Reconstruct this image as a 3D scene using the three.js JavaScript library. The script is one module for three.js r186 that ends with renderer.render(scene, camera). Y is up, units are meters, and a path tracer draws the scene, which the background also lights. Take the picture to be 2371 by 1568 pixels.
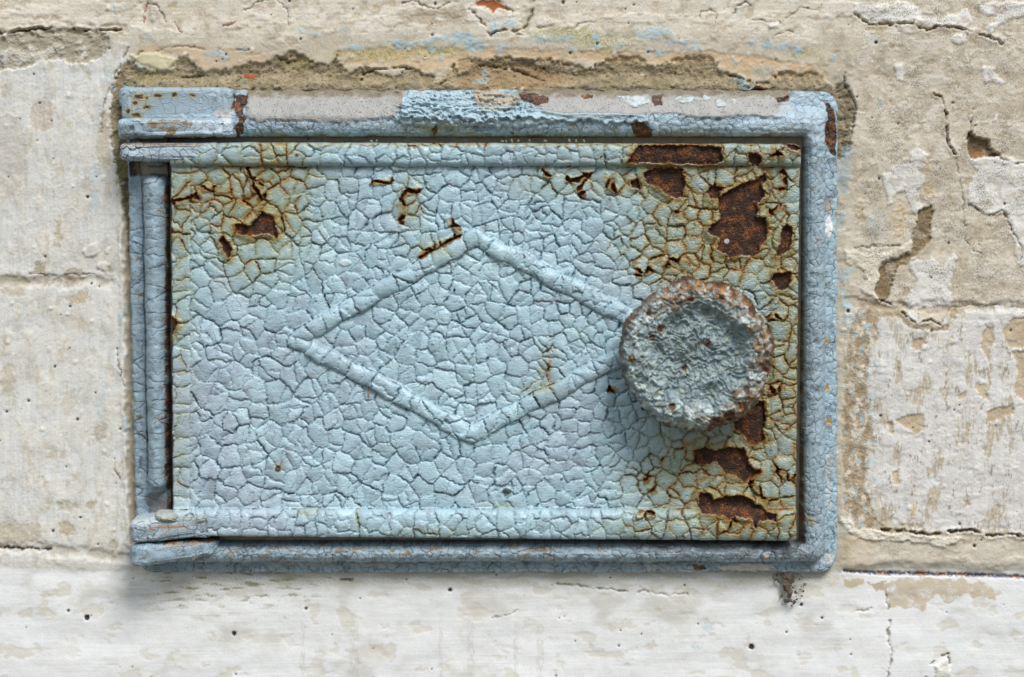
import * as THREE from 'three';

// ---------------------------------------------------------------- camera, sky, sun, exposure
// Layout unit: 1 px = 0.128 mm on the face of the door; picture 2371 x 1568 px, origin in its middle, z = 0 on the door's face.
const S = 0.000128, CX = 1185.5, CY = 784, DIST = 0.62, CAMY = 0.045;
const scene = new THREE.Scene();
const camera = new THREE.PerspectiveCamera(2 * Math.atan(1568 * S / 2 / DIST) * 180 / Math.PI, 2371 / 1568, 0.01, 60);
camera.position.set(0, CAMY, DIST);
camera.setViewOffset(1024, 677, 0, CAMY / (1568 * S) * 677, 1024, 677);     // the lens is a little above the middle of the door, shifted down
camera.focus = DIST - 0.002;
camera.userData.fStop = 6.3;
scene.add(camera);

const SKY_W = 64, SKY_H = 32, sky = new Float32Array(SKY_W * SKY_H * 4);
for (let j = 0; j < SKY_H; j++) for (let i = 0; i < SKY_W; i++) {            // overcast sky: three times as bright overhead as at the horizon
  const el = ((j + 0.5) / SKY_H - 0.5) * Math.PI, l = (1 + 2 * Math.max(0, Math.sin(el))) / 3, o = (j * SKY_W + i) * 4;
  sky[o] = 0.54 * l; sky[o + 1] = 0.58 * l; sky[o + 2] = 0.63 * l; sky[o + 3] = 1;
}
const skyTex = new THREE.DataTexture(sky, SKY_W, SKY_H, THREE.RGBAFormat, THREE.FloatType);
skyTex.mapping = THREE.EquirectangularReflectionMapping; skyTex.magFilter = skyTex.minFilter = THREE.LinearFilter; skyTex.needsUpdate = true;
scene.background = skyTex; scene.environment = skyTex;

const sun = new THREE.DirectionalLight(new THREE.Color(1, 0.975, 0.935), 1.4);
sun.position.set(0.36, 0.95, 0.80); sun.target.position.set(0, 0, 0);
sun.castShadow = true; sun.shadow.radius = 42; sun.shadow.mapSize.set(2048, 2048);
Object.assign(sun.shadow.camera, { left: -0.5, right: 0.5, top: 0.5, bottom: -0.5, near: 0.1, far: 4 });
scene.add(sun, sun.target);

const renderer = new THREE.WebGLRenderer({ antialias: true });
renderer.setSize(1024, 677);
renderer.toneMapping = THREE.LinearToneMapping;
renderer.toneMappingExposure = 2.04;
renderer.shadowMap.enabled = true; renderer.shadowMap.type = THREE.PCFSoftShadowMap;

// ---------------------------------------------------------------- noise and small maths
const clamp = (v, a = 0, b = 1) => v < a ? a : v > b ? b : v;
const sst = (a, b, v) => { const t = clamp((v - a) / (b - a)); return t * t * (3 - 2 * t); };
const mix = (a, b, t) => a + (b - a) * t;
function rng(seed) { let a = seed >>> 0; return () => { a = (a + 0x6D2B79F5) | 0; let t = Math.imul(a ^ a >>> 15, 1 | a); t = t + Math.imul(t ^ t >>> 7, 61 | t) ^ t; return ((t ^ t >>> 14) >>> 0) / 4294967296; }; }
const PERM = new Uint8Array(512), GX = new Float32Array(256), GY = new Float32Array(256);
{ const r = rng(7); const p = [...Array(256).keys()]; for (let i = 255; i > 0; i--) { const j = Math.floor(r() * (i + 1)); [p[i], p[j]] = [p[j], p[i]]; } for (let i = 0; i < 512; i++) PERM[i] = p[i & 255]; for (let i = 0; i < 256; i++) { const a = r() * Math.PI * 2; GX[i] = Math.cos(a) * 1.5; GY[i] = Math.sin(a) * 1.5; } }
function noise(x, y, per = 0) {                                              // gradient noise, about -1..1; per: period of the lattice, 0 for none
  const fx = Math.floor(x), fy = Math.floor(y), u = x - fx, v = y - fy;
  let x0 = fx & 255, x1 = (fx + 1) & 255, y0 = fy & 255, y1 = (fy + 1) & 255;
  if (per) { x0 = ((fx % per) + per) % per; x1 = (x0 + 1) % per; y0 = ((fy % per) + per) % per; y1 = (y0 + 1) % per; }
  const a = PERM[PERM[x0] + y0], b = PERM[PERM[x1] + y0], c = PERM[PERM[x0] + y1], d = PERM[PERM[x1] + y1];
  const s = u * u * u * (u * (u * 6 - 15) + 10), t = v * v * v * (v * (v * 6 - 15) + 10);
  return mix(mix(GX[a] * u + GY[a] * v, GX[b] * (u - 1) + GY[b] * v, s), mix(GX[c] * u + GY[c] * (v - 1), GX[d] * (u - 1) + GY[d] * (v - 1), s), t);
}
function fbm(x, y, oct = 4) { let s = 0, a = 0.55, f = 1; for (let o = 0; o < oct; o++) { s += a * noise(x * f + o * 17.3, y * f - o * 9.1); a *= 0.52; f *= 2.03; } return s; }
const hash = (a, b = 0) => { let h = Math.imul(a + 374761, 668265263) ^ Math.imul(b + 1442695, 374761393); h = Math.imul(h ^ h >>> 13, 1274126177); return ((h ^ h >>> 16) >>> 0) / 4294967296; };

function place(px, py, zmm, zl = zmm) {                                      // layout px at depth zl (mm) -> metres
  const k = (DIST - zl * 0.001) / DIST;
  return [(px - CX) * S * k, CAMY + ((CY - py) * S - CAMY) * k, zmm * 0.001];
}
const OFF = { 1: [0, 0], 2: [781.5, 0], 3: [1560.6, 0], 4: [0, 515.2], 5: [1560.6, 515.2], 6: [0, 1032.1], 7: [781.5, 1032.1], 8: [1560.6, 1032.1] };
const pts = (n, ...f) => { const o = OFF[n], r = []; for (let i = 0; i < f.length; i += 2) r.push([o[0] + f[i] * 0.3418, o[1] + f[i + 1] * 0.3418]); return r; };   // outlines measured on enlarged ninths of the picture
const cor = (...f) => { const r = []; for (let i = 0; i < f.length; i += 2) r.push([1562.9 + f[i] * 0.22153, 289.4 + f[i + 1] * 0.22153]); return r; };
const raw = (...f) => { const r = []; for (let i = 0; i < f.length; i += 2) r.push([f[i], f[i + 1]]); return r; };

function segSq(px, py, ax, ay, bx, by) { const dx = bx - ax, dy = by - ay; let t = ((px - ax) * dx + (py - ay) * dy) / (dx * dx + dy * dy + 1e-9); t = t < 0 ? 0 : t > 1 ? 1 : t; const ex = px - ax - dx * t, ey = py - ay - dy * t; return ex * ex + ey * ey; }
function polySD(P, x, y) { let d = 1e12, ins = false; for (let i = 0, j = P.length - 1; i < P.length; j = i++) { const a = P[i], b = P[j], q = segSq(x, y, a[0], a[1], b[0], b[1]); if (q < d) d = q; if ((a[1] > y) !== (b[1] > y) && x < (b[0] - a[0]) * (y - a[1]) / (b[1] - a[1]) + a[0]) ins = !ins; } d = Math.sqrt(d); return ins ? -d : d; }
function lineD(P, x, y) { let d = 1e12; for (let i = 1; i < P.length; i++) { const q = segSq(x, y, P[i - 1][0], P[i - 1][1], P[i][0], P[i][1]); if (q < d) d = q; } return Math.sqrt(d); }

// ---------------------------------------------------------------- a relief: height in mm and colour (sRGB 0..255) over a rectangle of the layout
class Relief {
  constructor(x0, y0, x1, y1, W) {
    this.x0 = x0; this.y0 = y0; this.x1 = x1; this.y1 = y1; this.W = W; this.H = Math.round(W * (y1 - y0) / (x1 - x0));
    this.sx = (x1 - x0) / this.W; this.sy = (y1 - y0) / this.H; const n = this.W * this.H;
    this.h = new Float32Array(n); this.c = new Float32Array(n * 3); this.f = new Float32Array(n);   // f: fine relief in mm, for the bump map
  }
  each(fn, bx0 = this.x0, by0 = this.y0, bx1 = this.x1, by1 = this.y1) {
    const i0 = Math.max(0, Math.floor((bx0 - this.x0) / this.sx)), i1 = Math.min(this.W - 1, Math.ceil((bx1 - this.x0) / this.sx));
    const j0 = Math.max(0, Math.floor((by0 - this.y0) / this.sy)), j1 = Math.min(this.H - 1, Math.ceil((by1 - this.y0) / this.sy));
    for (let j = j0; j <= j1; j++) { const y = this.y0 + (j + 0.5) * this.sy; for (let i = i0; i <= i1; i++) fn(j * this.W + i, this.x0 + (i + 0.5) * this.sx, y); }
  }
  set(i, r, g, b) { const c = this.c; i *= 3; c[i] = r; c[i + 1] = g; c[i + 2] = b; }
  tint(i, col, t) { if (t <= 0) return; if (t > 1) t = 1; const c = this.c; i *= 3; c[i] += (col[0] - c[i]) * t; c[i + 1] += (col[1] - c[i + 1]) * t; c[i + 2] += (col[2] - c[i + 2]) * t; }
  lift(i, v) { const c = this.c; i *= 3; c[i] += v; c[i + 1] += v; c[i + 2] += v; }
  poly(P, warp, freq, pad, fn) {
    let ax = 1e9, ay = 1e9, bx = -1e9, by = -1e9; for (const [x, y] of P) { ax = Math.min(ax, x); ay = Math.min(ay, y); bx = Math.max(bx, x); by = Math.max(by, y); }
    const m = pad + warp * 1.5;
    this.each((i, x, y) => { const w = warp * (noise(x / freq, y / freq) + 0.5 * noise(x / freq * 2.7 + 9, y / freq * 2.7)), v = warp * (noise(x / freq + 31, y / freq + 7) + 0.5 * noise(x / freq * 2.7 + 3, y / freq * 2.7 + 50)); const d = polySD(P, x + w, y + v); if (d < pad) fn(i, d, x, y); }, ax - m, ay - m, bx + m, by + m);
  }
  line(P, warp, freq, reach, fn) {
    let ax = 1e9, ay = 1e9, bx = -1e9, by = -1e9; for (const [x, y] of P) { ax = Math.min(ax, x); ay = Math.min(ay, y); bx = Math.max(bx, x); by = Math.max(by, y); }
    const m = reach + warp * 1.5;
    this.each((i, x, y) => { const w = warp * (noise(x / freq, y / freq) + 0.5 * noise(x / freq * 3 + 9, y / freq * 3)), v = warp * (noise(x / freq + 31, y / freq + 7) + 0.5 * noise(x / freq * 3 + 3, y / freq * 3 + 50)); const d = lineD(P, x + w, y + v); if (d < reach) fn(i, d, x, y); }, ax - m, ay - m, bx + m, by + m);
  }
  blob(cx, cy, rx, ry, warp, pad, fn) {
    const m = Math.max(rx, ry) + pad + warp * 2;
    this.each((i, x, y) => { const d = (Math.hypot((x - cx) / rx, (y - cy) / ry) - 1) * Math.min(rx, ry) + warp * (noise(x / 13 + cx, y / 13) + 0.7 * noise(x / 5, y / 5 + cy)); if (d < pad) fn(i, d, x, y); }, cx - m, cy - m, cx + m, cy + m);
  }
  height(px, py) {
    const mir = (v, n) => { v = ((v % (2 * n)) + 2 * n) % (2 * n); return v >= n ? 2 * n - 1e-4 - v : v; };
    const u = mir((px - this.x0) / this.sx, this.W) - 0.5, v = mir((py - this.y0) / this.sy, this.H) - 0.5;
    const i = clamp(Math.floor(u), 0, this.W - 2), j = clamp(Math.floor(v), 0, this.H - 2), a = clamp(u - i), b = clamp(v - j), h = this.h, o = j * this.W + i;
    return mix(mix(h[o], h[o + 1], a), mix(h[o + this.W], h[o + this.W + 1], a), b);
  }
  index(px, py) { return clamp(Math.floor((py - this.y0) / this.sy), 0, this.H - 1) * this.W + clamp(Math.floor((px - this.x0) / this.sx), 0, this.W - 1); }
  uv(px, py) { return [(px - this.x0) / (this.x1 - this.x0), 1 - (py - this.y0) / (this.y1 - this.y0)]; }
  bump() {                                                                    // black -0.2 mm, white +0.2 mm: bumpScale 0.0004
    const { W, H, f } = this, d = new Uint8Array(W * H * 4);
    for (let j = 0; j < H; j++) for (let i = 0; i < W; i++) { const o = ((H - 1 - j) * W + i) * 4; d[o] = d[o + 1] = d[o + 2] = clamp(f[j * W + i] / 0.4 + 0.5) * 255; d[o + 3] = 255; }
    const t = new THREE.DataTexture(d, W, H); t.magFilter = THREE.LinearFilter; t.minFilter = THREE.LinearMipmapLinearFilter; t.generateMipmaps = true; t.wrapS = t.wrapT = THREE.MirroredRepeatWrapping; t.needsUpdate = true; return t;
  }
  texture() {
    const { W, H, c } = this, d = new Uint8Array(W * H * 4);
    for (let j = 0; j < H; j++) for (let i = 0; i < W; i++) { const o = ((H - 1 - j) * W + i) * 4, k = (j * W + i) * 3; d[o] = clamp(c[k], 4, 250); d[o + 1] = clamp(c[k + 1], 4, 250); d[o + 2] = clamp(c[k + 2], 4, 250); d[o + 3] = 255; }
    const t = new THREE.DataTexture(d, W, H); t.colorSpace = THREE.SRGBColorSpace; t.magFilter = THREE.LinearFilter; t.minFilter = THREE.LinearMipmapLinearFilter; t.generateMipmaps = true; t.wrapS = t.wrapT = THREE.MirroredRepeatWrapping; t.needsUpdate = true; return t;
  }
}
function grainTexture(n, fn) {                                               // a tile of fine relief for bumpMap
  const d = new Uint8Array(n * n * 4);
  for (let j = 0; j < n; j++) for (let i = 0; i < n; i++) { const v = clamp(fn(i / n, j / n)) * 255, o = (j * n + i) * 4; d[o] = d[o + 1] = d[o + 2] = v; d[o + 3] = 255; }
  const t = new THREE.DataTexture(d, n, n); t.magFilter = THREE.LinearFilter; t.minFilter = THREE.LinearMipmapLinearFilter; t.generateMipmaps = true; t.wrapS = t.wrapT = THREE.RepeatWrapping; t.needsUpdate = true; return t;
}

// ---------------------------------------------------------------- a grid of vertices that can be cut into pieces which share their borders
class Sheet {
  constructor(nu, nv) { this.nu = nu; this.nv = nv; this.p = new Float32Array(nu * nv * 3); this.t = new Float32Array(nu * nv * 2); this.q = new Float32Array(nu * nv * 2); }
  put(i, j, pos, uv, lx, ly) { const o = j * this.nu + i; this.p.set(pos, o * 3); this.t.set(uv, o * 2); this.q[o * 2] = lx; this.q[o * 2 + 1] = ly; }
  normals() {
    const { nu, nv, p } = this, n = this.n = new Float32Array(nu * nv * 3);
    for (let j = 0; j < nv - 1; j++) for (let i = 0; i < nu - 1; i++) {
      const a = j * nu + i, b = a + 1, c = a + nu, d = c + 1;
      const ux = p[d * 3] - p[a * 3], uy = p[d * 3 + 1] - p[a * 3 + 1], uz = p[d * 3 + 2] - p[a * 3 + 2], vx = p[b * 3] - p[c * 3], vy = p[b * 3 + 1] - p[c * 3 + 1], vz = p[b * 3 + 2] - p[c * 3 + 2];
      const X = uy * vz - uz * vy, Y = uz * vx - ux * vz, Z = ux * vy - uy * vx;
      for (const k of [a, b, c, d]) { n[k * 3] += X; n[k * 3 + 1] += Y; n[k * 3 + 2] += Z; }
    }
    for (let k = 0; k < nu * nv; k++) { const l = Math.hypot(n[k * 3], n[k * 3 + 1], n[k * 3 + 2]) || 1; n[k * 3] /= l; n[k * 3 + 1] /= l; n[k * 3 + 2] /= l; }
  }
  weldSeam() { const { nu, nv, n } = this; for (let j = 0; j < nv; j++) { const a = j * nu * 3, b = (j * nu + nu - 1) * 3; let v = [n[a] + n[b], n[a + 1] + n[b + 1], n[a + 2] + n[b + 2]]; const l = Math.hypot(...v) || 1; for (let k = 0; k < 3; k++) n[a + k] = n[b + k] = v[k] / l; } }
  split(idOf) {                                                              // idOf(i, j, mean x, mean y) -> piece; null leaves the quad out
    const { nu, nv, p, t, q } = this; if (!this.n) this.normals(); const { n } = this, lists = new Map();
    for (let j = 0; j < nv - 1; j++) for (let i = 0; i < nu - 1; i++) { const o = j * nu + i, m = o + nu + 1; const id = idOf(i, j, (q[o * 2] + q[m * 2]) / 2, (q[o * 2 + 1] + q[m * 2 + 1]) / 2); if (id === null) continue; let l = lists.get(id); if (!l) lists.set(id, l = []); l.push(o); }
    const out = new Map(), seen = new Int32Array(nu * nv).fill(-1);
    for (const [id, quads] of lists) {
      const used = [], idx = []; const at = k => { if (seen[k] < 0) { seen[k] = used.length; used.push(k); } return seen[k]; };
      for (const o of quads) { const a = at(o), b = at(o + 1), c = at(o + nu), d = at(o + nu + 1); idx.push(a, c, b, b, c, d); }
      const P = new Float32Array(used.length * 3), N = new Float32Array(used.length * 3), T = new Float32Array(used.length * 2);
      used.forEach((k, m) => { for (let e = 0; e < 3; e++) { P[m * 3 + e] = p[k * 3 + e]; N[m * 3 + e] = n[k * 3 + e]; } T[m * 2] = t[k * 2]; T[m * 2 + 1] = t[k * 2 + 1]; seen[k] = -1; });
      const g = new THREE.BufferGeometry(); g.setAttribute('position', new THREE.BufferAttribute(P, 3)); g.setAttribute('normal', new THREE.BufferAttribute(N, 3)); g.setAttribute('uv', new THREE.BufferAttribute(T, 2)); g.setIndex(idx);
      g.userData.quads = quads.length; out.set(id, g);
    }
    return out;
  }
  whole() { return this.split(() => 0).get(0); }
}
const used = {};
const numbered = n => { const k = used[n] = (used[n] ?? -1) + 1; return k ? `${n}_${String(k).padStart(3, '0')}` : n; };
function mesh(name, geo, mat, parent) { const m = new THREE.Mesh(geo, mat); m.name = numbered(name); m.castShadow = m.receiveShadow = true; parent.add(m); return m; }
function thing(name, label, category, kind) { const g = new THREE.Group(); g.name = numbered(name); g.userData = { label, category }; if (kind) g.userData.kind = kind; scene.add(g); return g; }
console.log('setup');

// ================================================================ ground (out of the picture, below the wall)
{
  const g = mesh('ground', new THREE.PlaneGeometry(40, 40).rotateX(-Math.PI / 2), new THREE.MeshStandardMaterial({ color: new THREE.Color().setRGB(0.10, 0.095, 0.07), roughness: 1 }), scene);
  g.position.y = -0.55; g.userData = { kind: 'structure', label: 'bare earth ground below the wall', category: 'ground' };
}

// ================================================================ the wall
const wall = new Relief(-190, -125, 2561, 1693, 1760);
const MORTAR = raw(262, 200, 285, 150, 300, 140, 320, 160, 350, 166, 390, 166, 408, 150, 412, 130, 430, 130, 450, 150, 462, 162, 495, 165, 520, 160, 550, 160, 570, 145, 600, 150, 625, 140, 655, 128, 675, 120, 700, 125, 720, 142, 760, 155, 775, 140, 781, 130, 802, 167, 840, 157, 908, 178, 945, 157, 973, 167, 1021, 185, 1055, 164, 1079, 171, 1099, 144, 1140, 137, 1168, 133, 1226, 137, 1294, 144, 1363, 161, 1414, 137, 1465, 130, 1516, 157, 1560, 140, 1612, 128, 1653, 140, 1660, 157, 1680, 171, 1721, 181, 1762, 195, 1779, 185, 1813, 164, 1848, 174, 1868, 167, 1902, 181, 1930, 205, 1954, 191, 1964, 205, 1981, 253, 1971, 290, 1970, 342, 1945, 366, 1900, 380, 1880, 260, 320, 260, 330, 560, 300, 610, 292, 520, 283, 450, 272, 400, 262, 330, 256, 260);
{
  const W = wall;
  W.each((i, x, y) => {
    if (x > 440 && x < 1800 && y > 370 && y < 1200) { W.set(i, 120, 110, 95); W.h[i] = -8; return; }   // behind the door
    const n1 = fbm(x / 260, y / 260, 4), n2 = fbm(x / 70 + 5, y / 70, 4), n3 = fbm(x / 17, y / 17, 3), gr = noise(x / 3.1, y / 3.1), gr2 = noise(x / 6.7 + 40, y / 6.7);
    const yw = y + 18 * n2, xw = x + 14 * n2;
    const wb = sst(1296, 1330, yw), wt = 1 - sst(60, 140, yw), wr = sst(1925, 1965, xw) * (1 - wb) * (1 - wt * 0.6), wl = (1 - sst(285, 330, xw)) * (1 - wb) * (1 - wt);
    const hs = noise(x / 95, y / 3.6) * 0.6 + noise(x / 160 + 8, y / 8) * 0.5, vs = noise(x / 3.4, y / 90) * 0.6 + noise(x / 8, y / 150) * 0.5;
    let r = 200, g = 189, b = 169;                                            // old sandy plaster
    const to = (R, G, B, t) => { r = mix(r, R, t); g = mix(g, G, t); b = mix(b, B, t); };
    to(209 + hs * 7, 201 + hs * 7, 185 + hs * 8, wt);
    to(213 + vs * 12, 213 + vs * 12, 209 + vs * 12, wl);
    to(203, 192, 174, wr);
    to(229 + hs * 4, 230 + hs * 4, 230 + hs * 4, wb);
    // stains and thin washes, patchy with an outline of their own
    const st = sst(0.05, 0.35, n2 + 0.35 * n3), dk = sst(0.12, 0.42, fbm(x / 45 + 70, y / 60 + 3, 4) + 0.25 * gr2);
    to(186, 171, 146, st * (0.45 * wt + 0.2 * wl + 0.35 * wr + 0.05 * wb));
    to(150, 142, 128, dk * (0.4 * wt + 0.26 * wl + 0.3 * wr + 0.07 * wb));
    const wash = sst(0.02, 0.10, fbm(x / 90 + 20, y / 75 + 60, 5) + 0.06 * hs - 0.05);
    to(222, 217, 206, wash * (0.45 * wt + 0.35 * wl + 0.12 * wr));
    const ly = sst(0.0, 0.05, (wl > 0.5 ? fbm(x / 40 + 200, y / 130, 5) : fbm(x / 120 + 200, y / 55, 5)) - 0.13);           // thin scales of limewash, raised
    to(214, 208, 196, ly * 0.55 * (wt + wl * 0.6 + wr * 0.5));
    const gm = sst(0.1, 0.4, fbm(x / 150 + 11, y / 90 + 90, 4));
    to(200, 197, 188, gm * 0.62 * wb); to(206, 198, 182, sst(0.2, 0.27, fbm(x / 70 + 300, y / 48 + 12, 5)) * 0.5 * wb); to(234, 234, 234, sst(0.0, 0.3, -n1 + 0.3 * hs) * 0.6 * wb);
    const sp = sst(0.55, 0.75, noise(x / 4.2 + 300, y / 4.2) + 0.3 * n2); to(140, 128, 108, sp * (0.30 - 0.24 * wb));
    const pep = sst(0.42, 0.7, noise(x / 2.6 + 500, y / 2.6) + 0.45 * fbm(x / 36 + 31, y / 36, 3)); to(118, 110, 98, pep * (0.42 - 0.3 * wb - 0.2 * wl));
    const chip = sst(0.30, 0.36, wl > 0.5 ? fbm(x / 20 + 410, y / 50, 4) : fbm(x / 26 + 410, y / 21, 4)); to(216, 209, 197, chip * 0.6 * (1 - wb)); const bare = sst(0.27, 0.33, wl > 0.5 ? fbm(x / 24 + 610, y / 60, 4) : fbm(x / 33 + 610, y / 27, 4)) * (1 - 0.5 * wl); to(180, 164, 138, bare * 0.6 * (1 - wb));
    const v = gr * 6 + gr2 * 5 + n3 * 8; const k = 1 - 0.5 * wb - 0.35 * wl;
    W.set(i, r + v * k, g + v * k, b + v * k);
    const rough = 0.5 + 0.5 * sst(-0.2, 0.4, n1);
    W.h[i] = -8.2 + n1 * 0.8 + n2 * 0.14 * (1 - 0.3 * wb) + n3 * 0.035 * rough * (1 - 0.5 * wb)
      + wt * (0.8 + hs * 0.04) + ly * 0.24 * (wt + 0.6 * wl + 0.5 * wr) + wash * 0.06 * (1 - wb) + wr * 1.0 - wb * 0.4 + (chip * 0.14 - bare * 0.16) * (1 - wb) + wb * (0.22 * noise(x / 150, y / 50) + 0.03 * noise(x / 60 + 9, y / 14) - 0.1 * sst(0.2, 0.27, fbm(x / 70 + 300, y / 48 + 12, 5)));
    W.f[i] = (gr * 0.03 + gr2 * 0.04 * rough + n3 * 0.05) * (1 - 0.55 * wb) + hs * 0.02 * (wt + wb) + vs * 0.018 * wl;
  });
  console.log('wall base');
  const colour = (P, col, t, o = {}) => W.poly(P, o.warp ?? 7, o.freq ?? 22, o.brush ? 34 : 6, (i, d, x, y) => {
    if (o.brush) d += 13 * noise(x / 3.2, y / 70) + 9 * noise(x / 7 + 5, y / 50) + 8 * fbm(x / 14, y / 30, 3); d += 2.2 * noise(x / 7 + 11, y / 7) + 1.3 * noise(x / 3.4, y / 3.4 + 21); const m = sst(o.soft ?? 1.2, -(o.soft ?? 1.2), d); if (m <= 0) return; const n = fbm(x / 30 + 3, y / 30, 3), g = noise(x / 3.3 + 60, y / 3.3);
    const k = o.patchy ? m * sst(-o.patchy, o.patchy * 0.6, n + 0.35 * g + 0.15) : m;
    W.tint(i, [col[0] + n * 12 + g * 6, col[1] + n * 12 + g * 6, col[2] + n * 11 + g * 6], t * k); if (o.h) W.h[i] += o.h * k;
    if (o.rough) { W.h[i] += m * o.rough * (0.25 * noise(x / 7, y / 7) + 0.22 * noise(x / 15, y / 15)); W.f[i] += m * o.rough * (0.11 * noise(x / 2.8, y / 2.8) + 0.1 * noise(x / 5, y / 5)); W.lift(i, m * o.rough * 15 * (noise(x / 2.9 + 8, y / 2.9) + 0.6 * noise(x / 6 + 8, y / 6))); }
  });
  const crack = (P, depth, width, o = {}) => W.line(P, o.warp ?? 4, o.freq ?? 14, width + 8, (i, d, x, y) => {
    const w = width * (0.65 + 0.6 * noise(x / 25, y / 25)); const m = sst(w + 1.2, w * 0.3, d) * sst(-0.55, -0.05, noise(x / 27 + 60, y / 27) + 0.3 * noise(x / 8, y / 8)); if (m > 0) { W.h[i] -= depth * m; W.f[i] -= 0.12 * m; W.tint(i, o.col ?? [92, 80, 64], m * (o.dirt ?? 0.55)); }
    if (o.lip) W.h[i] += o.lip * sst(width + 8, width + 1, d) * (1 - m);
  });
  // --- brick courses under the limewash: shallow joints
  for (const P of [raw(-340, 74, 0, 78, 60, 72, 160, 70, 290, 70), raw(-340, 660, 0, 655, 120, 650, 250, 655), raw(-340, 1272, 0, 1270, 120, 1272, 300, 1290), raw(1965, 700, 2120, 710, 2371, 712, 2720, 715), raw(343, -230, 344, 0, 345, 60), raw(1226, -230, 1238, 0, 1228, 40, 1215, 74)])
    W.line(P, 8, 60, 22, (i, d, x, y) => { const m = sst(17, 3, d + 5 * noise(x / 12, y / 12)); W.h[i] -= 0.7 * m; W.tint(i, [160, 145, 118], m * 0.35 * sst(-0.3, 0.4, fbm(x / 25, y / 25, 3) + 0.1)); });
  // --- plaster built up above and around the frame, broken away to sandy mortar
  W.each((i, x, y) => {
    const n = 14 * fbm(x / 60, y / 60, 3), up = sst(235, 150, y + n) * (1 - 0.35 * sst(90, 20, y + n)), lf = sst(310, 262, x + n) * sst(620, 300, y) * sst(60, 120, y), rt = sst(1935, 1975, x + n) * sst(460, 320, y) * sst(60, 160, y);
    W.h[i] += 1.5 * Math.max(up, lf * 0.9, rt * 0.8);
  }, -200, -235, 2600, 660);
  W.poly(MORTAR, 6, 18, 30, (i, d, x, y) => {
    d += 3.2 * noise(x / 8 + 3, y / 8) + 2.2 * noise(x / 3.6, y / 3.6 + 5);
    const m = sst(2.2, -1.6, d), n = fbm(x / 34, y / 34, 4), n2 = fbm(x / 11 + 9, y / 11, 3), g = noise(x / 2.7, y / 2.7), g2 = noise(x / 1.9 + 5, y / 1.9 + 8);
    if (m > 0) {
      const c = [157 + n * 28 + n2 * 20 + g * 16, 142 + n * 27 + n2 * 19 + g * 15, 115 + n * 24 + n2 * 17 + g * 13];
      W.tint(i, c, m);
      const moss = sst(0.0, 0.3, fbm(x / 42 + 55, y / 26 + 4, 4) + 0.3 * g2 + (x < 330 ? 0.12 : 0) - 0.10); W.tint(i, [108, 105, 62], m * moss * 0.4);
      const grey = sst(0.05, 0.3, fbm(x / 70 + 15, y / 20 + 44, 3) + sst(185, 212, y) * 0.25 - 0.12); W.tint(i, [120, 112, 98], m * grey * 0.6);
      const drop = 0.8 + sst(-2, -26, d) * 0.5; W.h[i] -= m * drop; W.h[i] += m * (n * 0.8 + n2 * 0.6 + 0.12 * g) + m * 2.3 * sst(168, 206, y) * sst(290, 330, x) * sst(1960, 1900, x); W.f[i] += m * (g * 0.14 + g2 * 0.12); W.lift(i, m * (g2 * 14 + 10 * noise(x / 5 + 70, y / 5)));
      const pit = sst(0.42, 0.62, noise(x / 5.5 + 44, y / 4.4) + 0.3 * n); W.h[i] -= m * 0.6 * pit; W.tint(i, [84, 76, 58], m * pit * 0.5); const gl = sst(0.62, 0.8, noise(x / 2.3 + 80, y / 2.3)); W.tint(i, [196, 178, 146], gl * m * 0.6);
    }
  });
  colour(raw(300, 120, 330, 108, 420, 104, 560, 114, 640, 128, 600, 152, 560, 158, 500, 166, 460, 160, 440, 140, 405, 124, 340, 126), [199, 175, 144], 0.75, { patchy: 0.5 });
  colour(raw(770, 122, 900, 108, 1100, 112, 1300, 116, 1500, 122, 1700, 122, 1880, 150, 1920, 180, 1860, 172, 1790, 185, 1720, 178, 1640, 138, 1500, 148, 1320, 140, 1150, 132, 1040, 176, 940, 156, 800, 150), [203, 174, 136], 0.7, { patchy: 0.35, rough: 0.25, h: -0.25 });
  colour(raw(1060, 135, 1240, 150, 1330, 190, 1230, 205, 1070, 205), [157, 130, 95], 0.6, { h: -0.4, rough: 0.5 });
  // cracks and steps inside the exposed mortar
  for (const P of [raw(410, 178, 436, 180, 470, 176), raw(840, 172, 872, 160, 900, 158, 950, 158), raw(1110, 152, 1175, 158, 1220, 172, 1262, 190), raw(545, 190, 560, 178), raw(1690, 175, 1740, 190, 1780, 194), raw(640, 130, 668, 145, 690, 142), raw(1050, 150, 1045, 186, 1020, 196)]) crack(P, 1.2, 3, { col: [84, 72, 48], dirt: 0.5 });
  // --- algae
  for (const [x, y, rx, ry] of [[830, 127, 45, 9], [895, 128, 40, 8], [1310, 78, 60, 12], [1000, 118, 60, 10], [1400, 100, 60, 16], [700, 150, 20, 12], [1860, 122, 20, 9], [1095, 98, 14, 5], [300, 320, 9, 60], [282, 410, 8, 40], [350, 170, 30, 16]])
    W.blob(x, y, rx, ry, 8, 14, (i, d, px, py) => W.tint(i, [142, 143, 62], sst(12, -6, d) * 0.55 * sst(-0.2, 0.4, noise(px / 4, py / 4) + 0.3 * noise(px / 10, py / 10))));
  // --- remnants of blue paint
  const BLUE = [162, 189, 202];
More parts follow.
